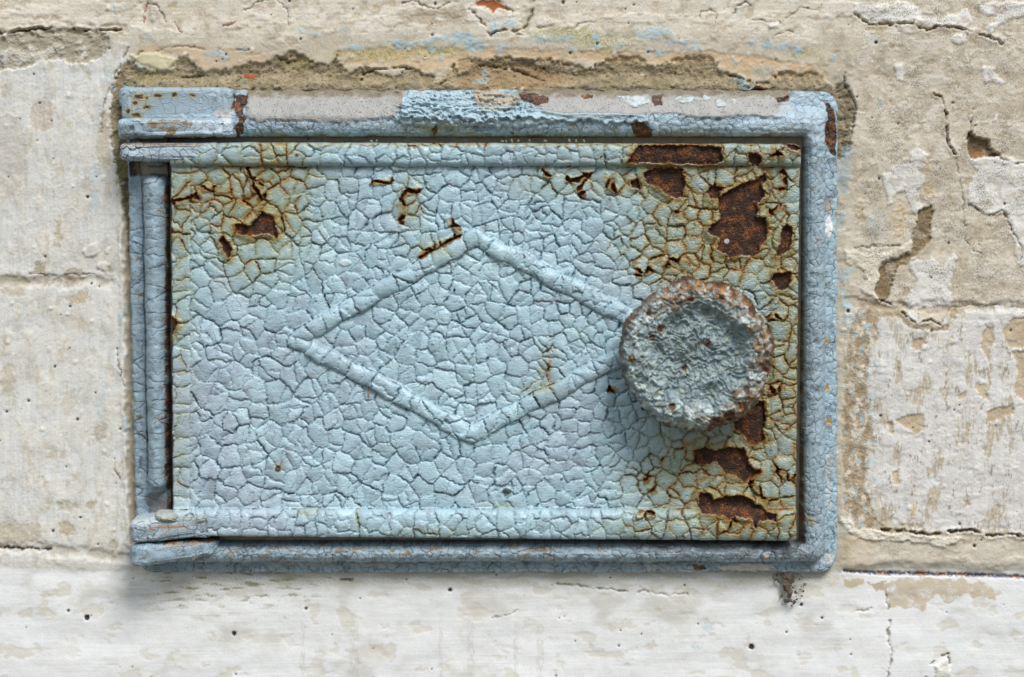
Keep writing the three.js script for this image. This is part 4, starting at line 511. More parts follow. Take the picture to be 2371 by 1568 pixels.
// ================================================================ the frame
const frame = new Relief(255, 190, 1990, 1352, 1800);
{
  const R = frame, cells = new Cells(240, 180, 2000, 1360, 20), out = [0, 0, 0];
  cells.scatter(90000, 31, 250, 185, 1995, 1358, (x, y) => 17 + 5 * noise(x / 60, y / 60) + (x < 420 ? 14 : 0)); cells.ready();
  R.each((i, x, y) => {
    const inside = x > 420 && x < 1820 && y > 350 && y < 1225; if (inside) { R.set(i, 30, 26, 24); return; }
    const wx = x + 3 * noise(x / 16, y / 16) + 1.2 * noise(x / 5, y / 5), wy = y + 3 * noise(x / 16 + 50, y / 16) + 1.2 * noise(x / 5 + 9, y / 5); const lft = x < 420 && y > 380 && y < 1180; cells.at(lft ? 300 + (wx - 300) * 0.35 : wx, wy, 0, out); const st = hash(Math.min(out[0], out[2]), Math.max(out[0], out[2])), e = out[1];
    const n = fbm(x / 40, y / 40, 4), n2 = fbm(x / 12, y / 12, 3), g = noise(x / 3, y / 3), str = st < 0.35 ? 0.12 : st;
    const side = y > 380 && y < 1200; R.h[i] = 0.3 * n + (side ? 0.2 : 0.36) * n2 + 0.06 * (1 - Math.exp(-e / 3)) - 0.3 * str * sst(1.4, 0.2, e) + (hash(out[0], 2) - .5) * 0.12; R.h[i] -= 0.25 * sst(0.25, 0.3, fbm(x / 30 + 310, y / 26, 4)); R.f[i] = 0.05 * g + 0.05 * n2 + 0.03 * noise(x / 1.8, y / 1.8) - 0.18 * str * sst(1.2, 0.2, e);
    let c = [156, 177, 189]; const to = (q, t) => { if (t <= 0) return; if (t > 1) t = 1; for (let k = 0; k < 3; k++) c[k] += (q[k] - c[k]) * t; };
    if (x > 1840) { to([155, 173, 184], 0.75 * sst(1922, 1892, x + 26 * n + 10 * n2)); to([168, 192, 204], 0.8 * sst(1896, 1918, x + 26 * n + 10 * n2)); to([112, 124, 134], 0.5 * sst(0.0, 0.4, fbm(x / 14, y / 40, 3) + 0.3 * g) * sst(1910, 1870, x)); to([122, 150, 172], sst(0.2, 0.5, fbm(x / 16 + 5, y / 24, 3)) * 0.4); }  // right rail: inner half painted darker, imitating shade beside the door
    if (x < 420) { to([144, 165, 178], 0.8); to([108, 126, 140], 0.6 * sst(0.0, 0.4, n + 0.3 * g) * sst(345, 325, x + 5 * n2)); to([186, 180, 168], sst(0.5, 0.7, n2 + 0.5 * g) * 0.5); }
    const film = sst(0.1, 0.5, fbm(x / 22 + 40, y / 22, 3) + 0.4 * g); to([122, 135, 144], film * 0.45); to([206, 212, 216], sst(0.3, 0.6, fbm(x / 18 + 140, y / 18, 3)) * 0.35);
    to([124, 150, 168], sst(0.25, 0.3, fbm(x / 30 + 310, y / 26, 4)) * 0.6); to([86, 88, 88], sst(0.18, 0.5, fbm(x / 34 + 510, y / 30, 4) + 0.4 * g) * 0.55); to([128, 96, 62], sst(0.42, 0.55, fbm(x / 28 + 710, y / 28, 4) + 0.2 * g) * 0.7);
    to([88, 106, 122], (1 - sst(0.4, 1.3, e)) * str * 0.75);
    const v = (hash(out[0], 4) - .5) * 9 + g * 3; R.set(i, c[0] + v, c[1] + v, c[2] + v);
  });
  const patch = (P, col, t, o = {}) => R.poly(P, o.warp ?? 4, o.freq ?? 14, 6, (i, d, x, y) => { const m = sst(1.3, -1.3, d); if (m <= 0) return; const n = fbm(x / 20 + 3, y / 20, 3), g = noise(x / 2.6 + 60, y / 2.6); const k = o.patchy ? m * sst(-o.patchy, o.patchy * 0.6, n + 0.45 * g + 0.1) : m; const q = o.rust ? rustColour(x, y) : [col[0] + n * 14 + g * 9, col[1] + n * 14 + g * 9, col[2] + n * 13 + g * 9]; R.tint(i, q, t * k); if (o.flat) { R.h[i] = mix(R.h[i], o.flat + 0.25 * n, k); R.f[i] = mix(R.f[i], 0.07 * g + 0.05 * noise(x / 1.8, y / 1.8), k); } if (o.h) R.h[i] += o.h * k; });
  // bottom rail: dirt and rust over the paint
  R.each((i, x, y) => { const n = fbm(x / 50 + 8, y / 14, 4), g = noise(x / 3, y / 3); const up = sst(1294, 1276, y + 14 * n) * sst(470, 560, x + 40 * n) * sst(1900, 1850, x); R.tint(i, [134, 98, 66], up * 0.7 * sst(0.15, 0.4, fbm(x / 40 + 70, y / 18, 4) + 0.25 * g) * sst(1500, 1300, x) * 0.8); R.tint(i, [92, 90, 90], up * sst(1380, 1560, x + 60 * n) * 0.6 * sst(-0.4, 0.2, n + 0.5 * g)); R.tint(i, [176, 168, 158], up * sst(0.45, 0.7, fbm(x / 12, y / 8 + 33, 3) + 0.4 * g) * 0.7);
    }, 400, 1240, 1990, 1352);
  patch(raw(1660, 1314, 1720, 1308, 1790, 1312, 1800, 1320, 1740, 1325, 1670, 1323), [214, 208, 196], 0.95, { h: 0.4 }); patch(raw(1430, 1310, 1560, 1312, 1640, 1318, 1560, 1322, 1440, 1318), [196, 186, 172], 0.6, { patchy: 0.5 }); patch(raw(560, 1300, 640, 1304, 760, 1304, 900, 1308, 1000, 1312, 900, 1314, 700, 1312, 560, 1308), [190, 178, 162], 0.7, { patchy: 0.6 }); patch(raw(1605, 1312, 1632, 1310, 1636, 1322, 1612, 1324), 0, 0.8, { rust: 1 });
  patch(raw(1900, 1296, 1925, 1282, 1936, 1290, 1930, 1305, 1905, 1308), [208, 202, 190], 0.8, { patchy: 0.6 }); patch(raw(1914, 1050, 1926, 1044, 1932, 1070, 1926, 1120, 1928, 1190, 1918, 1180, 1916, 1120), [200, 196, 184], 0.6, { patchy: 0.5, h: -0.2 });
  patch(raw(1740, 1240, 1850, 1236, 1852, 1180, 1862, 1180, 1864, 1250, 1830, 1280, 1740, 1270), [60, 58, 62], 0.7, { patchy: 0.8 }); patch(raw(1846, 1150, 1856, 1150, 1858, 1246, 1846, 1250), 0, 0.7, { rust: 1, patchy: 0.6 });
  patch(raw(1858, 1190, 1880, 1186, 1884, 1212, 1866, 1220), [140, 118, 74], 0.6, { patchy: 0.5 }); patch(raw(1765, 1278, 1776, 1282, 1774, 1294, 1764, 1288), [198, 172, 150], 0.9, { h: 0.5 });
  // top rail: plaster smeared over, thick curling paint, rust
  patch(raw(572, 196, 700, 196, 800, 196, 906, 196, 938, 200, 934, 246, 914, 262, 922, 272, 860, 276, 800, 284, 700, 280, 640, 278, 600, 284, 574, 272), [158, 157, 154], 1, { flat: 0.5 });
  patch(raw(1200, 196, 1280, 196, 1420, 196, 1600, 196, 1700, 196, 1826, 196, 1838, 252, 1800, 272, 1700, 268, 1640, 276, 1560, 262, 1480, 266, 1420, 270, 1380, 278, 1300, 272, 1260, 262), [160, 158, 155], 0.95, { flat: 0.45 });
  patch(raw(1094, 222, 1104, 196, 1130, 196, 1160, 214, 1200, 222, 1206, 240, 1180, 250, 1160, 262, 1120, 258, 1104, 244), [178, 166, 148], 1, { flat: 0.6, h: 0.3 });
  R.each((i, x, y) => { const n = fbm(x / 26, y / 12, 4), g = noise(x / 2.6, y / 2.6); const m = sst(229, 216, y + 12 * n) * Math.max(sst(566, 576, x) * sst(936, 926, x), sst(1190, 1204, x) * sst(1836, 1824, x)); R.tint(i, [128 + 22 * n + 12 * g, 116 + 22 * n + 12 * g, 96 + 20 * n + 11 * g], m * 0.9); R.h[i] += m * 0.8 * n; R.f[i] += m * 0.08 * g; const sp = sst(0.35, 0.7, noise(x / 3.6 + 9, y / 3.6) + 0.4 * n); R.f[i] -= 0.12 * sp; R.tint(i, [112, 104, 96], sp * 0.7 * sst(560, 580, x) * sst(1840, 1820, x) * sst(290, 280, y)); }, 560, 190, 1845, 300);
  patch(raw(934, 226, 950, 206, 1020, 204, 1090, 208, 1100, 222, 1100, 250, 1140, 262, 1190, 258, 1260, 268, 1300, 280, 1200, 296, 1100, 292, 1000, 296, 940, 290, 916, 276, 930, 252), [176, 200, 210], 0.75, { warp: 5, h: 0.9 });
  R.each((i, x, y) => { const m = sst(0.02, 0.4, 1 - Math.hypot((x - 1080) / 200, (y - 250) / 52)); const f = noise(x / 14 + 3 * noise(x / 26, y / 26), y / 11) + 0.5 * noise(x / 6, y / 5); if (m > 0) { R.h[i] += m * (f * 1.5 + 0.5 * (1 - Math.abs(noise(x / 7, y / 6)))); R.f[i] += m * 0.06 * noise(x / 3, y / 3); R.tint(i, [112, 146, 172], sst(-0.25, -0.6, f) * m * 0.4); } }, 880, 200, 1300, 300);
  { const lip = []; for (let x = 930; x <= 1500; x += 5) { const q = (x - 930) / 27 + 0.5 * noise(x / 40, 1), u = q - Math.floor(q); lip.push([x, 268 + 10 * noise(x / 60, 4) + 15 * Math.sqrt(Math.max(0, 1 - (2 * u - 1) ** 2)) * (0.5 + 0.5 * hash(Math.floor(q), 3)) + (x > 1300 ? 6 : 0)]); } const P = [...lip, [1500, 268], [1420, 262], [1300, 262], [1200, 246], [1120, 248], [1000, 236], [930, 240]];
    R.poly(P, 2, 9, 6, (i, d, x, y) => { const m = sst(1.2, -1.2, d); R.h[i] += m * (0.75 + 0.5 * sst(-9, -1, d)); R.tint(i, [172, 196, 206], m * 0.6); R.tint(i, [98, 122, 140], sst(1.6, 0.2, Math.abs(d - 0.4)) * 0.5); }); }
  for (const P of [raw(545, 218, 572, 220, 574, 240, 564, 252, 572, 278, 562, 310, 550, 318, 546, 300, 556, 276, 540, 250), raw(1200, 220, 1230, 216, 1270, 224, 1270, 238, 1240, 244, 1214, 234), raw(1460, 286, 1490, 284, 1506, 300, 1512, 318, 1470, 318, 1464, 304), raw(1508, 222, 1534, 220, 1532, 244, 1512, 246), raw(1345, 222, 1375, 218, 1372, 228, 1352, 230), raw(1908, 232, 1922, 240, 1938, 268, 1941, 300, 1938, 362, 1926, 352, 1908, 320, 1912, 300, 1920, 270), raw(1795, 226, 1826, 222, 1828, 234, 1804, 238), raw(1000, 300, 1010, 292, 1014, 306, 1004, 316), raw(1180, 308, 1190, 306, 1188, 316)]) patch(P, 0, 0.95, { rust: 1, h: -0.35, warp: 3.5 });
  for (const P of [raw(1660, 232, 1676, 226, 1680, 248, 1664, 250), raw(1430, 222, 1500, 220, 1504, 240, 1470, 250, 1450, 240), raw(1560, 226, 1640, 222, 1650, 230, 1580, 240), raw(1690, 230, 1704, 228, 1702, 240)]) patch(P, [196, 210, 216], 0.8, { h: 0.5, warp: 5, patchy: 0.5 });
  patch(raw(1820, 232, 1880, 214, 1910, 226, 1918, 262, 1910, 300, 1908, 340, 1850, 330, 1700, 316, 1700, 290, 1790, 268), [180, 200, 212], 0.55, { warp: 6, h: 0.3 });
  R.each((i, x, y) => { const n = fbm(x / 30, y / 10, 4), g = noise(x / 3, y / 3); const m = sst(304, 318, y + 10 * n) * sst(560, 620, x) * sst(1850, 1800, x); R.tint(i, [140, 134, 92], m * 0.65 * sst(-0.2, 0.4, n + 0.3 * g)); R.tint(i, [92, 60, 34], m * sst(0.1, 0.4, fbm(x / 60 + 9, y / 12, 3) + 0.2 * g) * 0.8); R.tint(i, [150, 130, 72], Math.exp(-(((x - 1010) / 60) ** 2 + ((y - 300) / 16) ** 2)) * 0.6 * sst(-0.4, 0.3, n)); }, 540, 280, 1870, 330);
  // hinge block, top
  patch(raw(286, 205, 540, 205, 552, 330, 284, 330), [168, 187, 197], 0.7, { patchy: 0.7 }); patch(raw(290, 205, 540, 205, 545, 280, 290, 278), [136, 152, 162], 0.55, { patchy: 0.28 });
  for (const [x, y, rx, ry] of [[330, 226, 14, 5], [345, 229, 5, 4], [322, 241, 6, 4], [346, 250, 8, 5], [303, 258, 5, 5], [372, 222, 9, 4], [412, 220, 6, 4], [452, 222, 5, 3], [324, 268, 8, 4]]) R.blob(x, y, rx, ry, 3, 8, (i, d, px, py) => { R.tint(i, [168, 150, 96], sst(7, 0, d) * 0.6); R.tint(i, rustColour(px, py), sst(1, -2, d) * 0.9); });
  patch(raw(348, 284, 380, 280, 450, 282, 448, 296, 420, 302, 398, 320, 388, 318, 396, 302, 352, 300), [120, 88, 52], 0.85, { patchy: 0.4 });
  patch(raw(500, 262, 530, 250, 542, 262, 536, 280, 506, 276), [196, 186, 176], 0.7, { patchy: 0.4 }); patch(raw(286, 288, 330, 284, 360, 305, 390, 320, 290, 322), [100, 112, 124], 0.6, { patchy: 0.8 }); patch(raw(450, 282, 540, 274, 545, 305, 520, 314, 470, 308), [196, 206, 216], 0.7, { patchy: 0.8 });
  // left bead and flange
  patch(raw(382, 430, 392, 430, 394, 500, 386, 486), 0, 0.85, { rust: 1, patchy: 0.8 }); patch(raw(386, 560, 396, 560, 396, 1130, 388, 1130), 0, 0.8, { rust: 1, patchy: 0.4 }); patch(raw(330, 1146, 396, 1138, 398, 1188, 345, 1190), [92, 84, 84], 0.8, { patchy: 0.9 });
  // right rail chips
  patch(raw(1908, 468, 1924, 460, 1928, 500, 1918, 502), [170, 160, 148], 0.8); patch(raw(1914, 512, 1926, 498, 1932, 530, 1924, 556, 1912, 540), [228, 226, 224], 0.95, { h: 0.4, warp: 2 }); for (const [x, y] of [[1916, 790], [1921, 978], [1924, 980], [1918, 900]]) R.blob(x, y, 5, 7, 2, 4, (i, d) => R.tint(i, [176, 140, 84], sst(3, -2, d) * 0.8));
  R.each((i, x, y) => { const d = Math.max(388 - x, x - 1857, 320 - y, y - 1251), n = fbm(x / 24, y / 24, 3), g = noise(x / 3, y / 3); if (d > 14) return; const m = sst(5.5, 1.5, d + 4 * n + 1.5 * g); R.tint(i, rustColour(x, y), m * 0.85 * sst(-0.4, 0.15, n + 0.3 * g)); });
  // lower hinge: chips of white undercoat and dark blue
  patch(pts(6, 1150, 780, 1170, 765, 1210, 755, 1240, 745, 1225, 765, 1170, 795), [222, 222, 216], 0.95, { warp: 1.5, h: -0.2 }); patch(pts(6, 1180, 765, 1225, 748, 1240, 762, 1205, 775), [82, 128, 166], 0.95, { warp: 1.5 }); patch(pts(6, 1310, 755, 1335, 735, 1342, 748, 1320, 768), [226, 226, 222], 0.95, { warp: 1.5 });
  patch(pts(6, 1540, 625, 1620, 608, 1720, 620, 1600, 640), [156, 92, 48], 0.8, { patchy: 0.5 }); patch(pts(6, 1060, 660, 1300, 640, 1500, 615, 1560, 622, 1400, 655, 1100, 672), [152, 132, 112], 0.6, { patchy: 0.6 });
}
console.log('frame relief');
const frameTex = frame.texture();
const frameMat = new THREE.MeshStandardMaterial({ map: frameTex, bumpMap: frame.bump(), bumpScale: 0.0004, roughness: 0.5 });
const doorFrame = thing('hatch_surround', 'grey blue cast iron frame with hinge lugs set into the whitewashed wall', 'door frame', 'thing');
{
  // two rounded rectangles, inner (round the door) and outer, joined by a profile: rebate, half-round bead, flange
  const IN = { L0: 386, L1: 394, R0: 1862, R1: 1855, T: 318, B: 1256, r: 7 }, OUT = { L0: 286, L1: 312, R0: 1944, R1: 1943, T: 208, B: 1331, r: 42 };
  const ring = (q, side, t) => {                                             // side 0 top, 1 right, 2 bottom, 3 left, clockwise; t 0..1 with a quarter circle at the end
    const Lx = y => mix(q.L0, q.L1, (y - q.T) / (q.B - q.T)), Rx = y => mix(q.R0, q.R1, (y - q.T) / (q.B - q.T)), f = 0.965, s = Math.min(1, t / f), a = t > f ? (t - f) / (1 - f) * Math.PI / 2 : 0, r = q.r;
    if (side === 0) return [t <= f ? mix(Lx(q.T) + r, Rx(q.T) - r, s) : Rx(q.T) - r + r * Math.sin(a), q.T + r - r * Math.cos(a)];
    if (side === 1) { const y = t <= f ? mix(q.T + r, q.B - r, s) : q.B - r + r * Math.sin(a); return [Rx(y) - r + r * Math.cos(a), y]; }
    if (side === 2) return [t <= f ? mix(Rx(q.B) - r, Lx(q.B) + r, s) : Lx(q.B) + r - r * Math.sin(a), q.B - r + r * Math.cos(a)];
    const y = t <= f ? mix(q.B - r, q.T + r, s) : q.T + r - r * Math.sin(a); return [Lx(y) + r - r * Math.cos(a), y];
  };
  const prof = [[0, -16], [0, -9], [0.005, -4.5], [0.03, -2.4], [0.09, -1.1], [0.18, -0.3], [0.30, 0], [0.42, -0.4], [0.52, -1.4], [0.585, -2.9], [0.62, -4.6], [0.66, -5.4], [0.72, -5.6], [0.93, -5.7], [0.975, -6.2], [1, -7.6], [1.002, -14]];
  const profile = t => { let k = 0; while (k < prof.length - 2 && t > k + 1) k++; const u = t - k; return [mix(prof[k][0], prof[k + 1][0], u), mix(prof[k][1], prof[k + 1][1], u)]; };
  const steps = []; for (let k = 0; k < prof.length - 1; k++) { const w = k < 2 ? 3 : k === 12 ? 9 : k === prof.length - 2 ? 2 : 4; for (let s = 0; s < w; s++) steps.push(k + s / w); } steps.push(prof.length - 1 - 1e-6);
  const counts = [520, 330, 500, 330], along = []; counts.forEach((n, s) => { for (let i = 0; i < n; i++) along.push([s, i / n]); }); along.push([0, 0]);
  const sh = new Sheet(along.length, steps.length), sideOf = along.map(a => a[0]);
  steps.forEach((st, j) => {
    const [f, z0s] = profile(st); let z0 = z0s;
    along.forEach(([s, t], i) => {
      const a = ring(IN, s, t), b = ring(OUT, s, t); const tw = s === 0 ? sst(0, 0.02, t) * sst(0.93, 0.9, t) : 0; if (tw && f > 0.3) z0 = mix(z0s, f < 0.42 ? -0.15 : -0.15 - 5.6 * Math.pow((f - 0.42) / 0.58, 1.3), tw); else z0 = z0s; let x = mix(a[0], b[0], f), y = mix(a[1], b[1], f), z = z0;
      if (s === 3 && f > 0.006 && f < 0.64) z = Math.max(-5.6, -5.6 + 7.4 * Math.sqrt(Math.max(0, 1 - ((f - 0.29) / 0.29) ** 2)));
      const bead = f > 0.004 && f < 0.66 ? z + 5.5 : 0;                       // the bead stops above the lower hinge on the hinge side
      if (s === 3 && bead > 0) { const cut = sst(1120, 1148, y + 30 * Math.pow(Math.abs(f - 0.28) / 0.34, 2)); z -= bead * cut * 0.95; const top = sst(418, 396, y - 14 * Math.pow(Math.abs(f - 0.28) / 0.34, 2)); z -= bead * top * 0.95; }
      if (s === 3 && f > 0.006 && f < 0.93) z -= 8.5 * sst(408, 398, y + 6 * noise(x / 20, y / 20)) * sst(362, 372, y);
      const wob = f > 0.3 ? 1 : 0.4; x += wob * (2.6 * noise(x / 60, y / 60 + s * 9) + 1.2 * noise(x / 14, y / 14)); y += wob * (2.6 * noise(x / 60 + 30, y / 60) + 1.2 * noise(x / 14 + 7, y / 14));
      if (f > 0.95 && s === 0) y += 5 * noise(x / 30, 2);
      z += (f > 0.006 && f < 1 ? frame.height(x, y) : 0) + 0.35 * noise(x / 70, y / 70);
      sh.put(i, j, place(x, y, z, -3.5), frame.uv(x, y), x, y);
    });
  });
  sh.normals(); for (let k = 0; k < sh.n.length; k++) sh.n[k] = -sh.n[k]; 
  // turn the winding so that faces look outwards
  const names = ['top_bar', 'closing_bar', 'bottom_bar', 'hinge_bar'];
  for (const [id, g] of sh.split(i => sideOf[i])) { const ix = g.index.array; for (let k = 0; k < ix.length; k += 3) { const q = ix[k + 1]; ix[k + 1] = ix[k + 2]; ix[k + 2] = q; } mesh(names[id], g, frameMat, doorFrame); }
  const a = place(380, 1262, -16), b = place(1868, 312, -16), m = mesh('added_backing_plate', new THREE.BoxGeometry(b[0] - a[0], b[1] - a[1], 0.004), ironMat, doorFrame); m.position.set((a[0] + b[0]) / 2, (a[1] + b[1]) / 2, -0.0165);  // added plate closing the opening, keeps sky light out of the door gap
}

// rounded cast block: a superellipsoid that may bend and taper, with the painted relief laid on from the front
function block(relief, o) {
  const nu = o.nu ?? 120, nv = o.nv ?? 84, sh = new Sheet(nu + 1, nv + 1), pw = (v, e) => Math.sign(v) * Math.pow(Math.abs(v), e);
  for (let j = 0; j <= nv; j++) for (let i = 0; i <= nu; i++) {
    const th = i / nu * Math.PI * 2, ph = (j / nv - 0.5) * Math.PI;           // th round the x axis, ph along it
    const cx = pw(Math.sin(ph), o.ex ?? 0.5), cr = pw(Math.cos(ph), o.ex ?? 0.5), sy = pw(Math.sin(th), o.ey ?? 0.5) * cr, sz = -pw(Math.cos(th), o.ey ?? 0.5) * cr;
    const x = o.x + cx * o.hx, t = cx * 0.5 + 0.5; let hy = mix(o.hy, o.hy1 ?? o.hy, t), y = mix(o.y, o.y1 ?? o.y, t) - sy * hy, z = mix(o.z, o.z1 ?? o.z, t) + sz * mix(o.hz, o.hz1 ?? o.hz, t);
    const h = relief.height(x, y), l = o.lump ?? 0.5;
    const X = x + l * 5 * noise(y / 22 + z, x / 40) * 0.5, Y = y + l * 5 * noise(x / 26, z * 0.4 + y / 30) * 0.6 ; z += (h - 0.2) * (sz > 0 ? sz : 0) * (o.relief ?? 0.7) + l * 0.5 * noise(x / 24, y / 24 + z * 0.2);
    sh.put(i, j, place(X, Y, z, o.zl ?? o.z), relief.uv(x, y), x, y);
  }
  sh.normals(); sh.weldSeam(); return sh.whole();
}
{
  const g = (n, o) => mesh(n, block(frame, o), frameMat, doorFrame);
  g('upper_hinge_plate', { x: 416, y: 243, hx: 130, hy: 40, z: -5.4, hz: 5.2, ex: 0.24, ey: 0.3, lump: 0.5, nu: 140, nv: 150, relief: 1 });
  g('upper_hinge_lug', { x: 414, y: 299, hx: 132, hy: 25, y1: 296, hy1: 22, z: -1.5, hz: 8.6, hz1: 5.6, ex: 0.2, ey: 0.46, nu: 150, nv: 220, lump: 0.9, relief: 1.5 });
  g('lower_hinge_lug', { x: 408, y: 1278, y1: 1266, hx: 96, hy: 29, hy1: 17, z: -0.5, hz: 10.5, z1: -4, hz1: 5, ex: 0.26, ey: 0.4, nu: 160, nv: 190, lump: 0.8, relief: 1.2 });
  g('paint_lip', { x: 300, y: 226, hx: 22, hy: 26, z: -5, hz: 3, ex: 0.6, ey: 0.6, nu: 48, nv: 40, lump: 1 });
}
{
  // hinge knuckles and pins of the door share its texture; the pixels left of the plate carry on its border colours
  const k = new Relief(270, 315, 560, 1262, 400), kcell = new Cells(260, 300, 570, 1280, 24), ko = [0, 0, 0]; kcell.scatter(30000, 51, 265, 305, 565, 1275, (x, y) => 21 + 8 * noise(x / 40, y / 40)); kcell.ready();
  k.each((i, x, y) => {
    const n = fbm(x / 30, y / 30, 4), n2 = fbm(x / 10, y / 10, 3), gr = noise(x / 3, y / 3), ridge = 1 - Math.abs(noise(x / 16 + 2 * noise(x / 20, y / 20), y / 12)), cr = sst(0.9, 0.985, ridge);
    if (y > 400 && y < 1160) return; kcell.at(x + 4 * noise(x / 14, y / 14), y + 4 * noise(x / 14 + 9, y / 14), 0, ko); const ks = hash(Math.min(ko[0], ko[2]), Math.max(ko[0], ko[2])), kc = sst(1.0 + ks, 0.2, ko[1]) * (0.25 + 0.75 * ks); k.h[i] = 0.45 * n + 0.3 * n2 + 0.06 * gr - 0.3 * cr - 0.5 * kc + (hash(ko[0], 2) - .5) * 0.25; k.f[i] = 0.05 * gr + 0.05 * n2 - 0.16 * kc; let c = y < 700 ? [166, 182, 192] : [148, 163, 174]; k.set(i, c[0] + n * 14 + gr * 5, c[1] + n * 14 + gr * 5, c[2] + n * 12 + gr * 5);
    k.tint(i, [112, 124, 138], sst(0.1, 0.5, n2 + 0.3 * gr) * 0.5); k.tint(i, [198, 206, 206], sst(0.1, 0.5, -n2 + 0.3 * n) * 0.4); k.tint(i, [96, 118, 138], cr * 0.35); k.tint(i, [82, 98, 112], kc * 0.75); k.tint(i, [92, 86, 78], sst(0.3, 0.55, fbm(x / 24 + 44, y / 24, 3) + 0.3 * gr) * 0.55);
    if (y < 700) { k.tint(i, [150, 118, 84], sst(344, 332, y + 9 * n2) * 0.6); k.tint(i, [130, 74, 34], sst(1, 0.7, Math.hypot((x - 497) / 30, (y - 340) / 12) + 0.5 * n2) * 0.9); k.tint(i, [120, 160, 186], sst(0.2, 0.5, n2 + gr * 0.3) * sst(356, 366, y) * 0.6); }
    else { k.tint(i, [168, 104, 60], sst(4, 1, Math.abs(y - 1212 + 4 * n2)) * sst(340, 365, x) * sst(450, 420, x) * 0.75); k.tint(i, [190, 200, 204], sst(1212, 1204, y + 3 * n2) * sst(430, 400, x) * 0.7); k.tint(i, [148, 126, 84], sst(1240, 1250, y + 5 * n2) * 0.5); k.tint(i, [166, 158, 132], Math.exp(-(((x - 470) / 50) ** 2 + ((y - 1195) / 14) ** 2)) * 0.5); }
  });
  const mat = new THREE.MeshStandardMaterial({ map: k.texture(), bumpMap: k.bump(), bumpScale: 0.0004, roughness: 0.55 });
  mesh('upper_knuckle', block(k, { x: 402, y: 352, hx: 116, hy: 21, y1: 354, hy1: 22, z: -1.2, hz: 8.0, z1: -1.6, hz1: 4.4, ex: 0.22, ey: 0.42, nu: 160, nv: 200, lump: 0.9, relief: 1.2 }), mat, stoveDoor);
  mesh('lower_knuckle', block(k, { x: 414, y: 1222, y1: 1212, hx: 103, hy: 28, hy1: 26, z: -1.2, hz: 10.2, z1: -1.6, hz1: 4.0, ex: 0.26, ey: 0.36, nu: 160, nv: 200, lump: 0.9, relief: 1.2 }), mat, stoveDoor);
  const pinMat = new THREE.MeshStandardMaterial({ map: k.texture(), roughness: 0.6, color: new THREE.Color().setRGB(0.85, 0.79, 0.68) });
  mesh('hinge_pin', block(k, { x: 389, y: 1192, y1: 1196, hx: 27, hy: 10, z: 1.5, hz: 6.0, ex: 0.6, ey: 0.7, nu: 70, nv: 60, lump: 1.1, relief: 1.2 }), pinMat, stoveDoor);
  mesh('hinge_pin', block(k, { x: 364, y: 377, y1: 375, hx: 24, hy: 10, z: -5, hz: 3.0, ex: 0.8, ey: 0.9, nu: 40, nv: 30, lump: 0.8 }), pinMat, stoveDoor);
}
console.log('frame mesh');

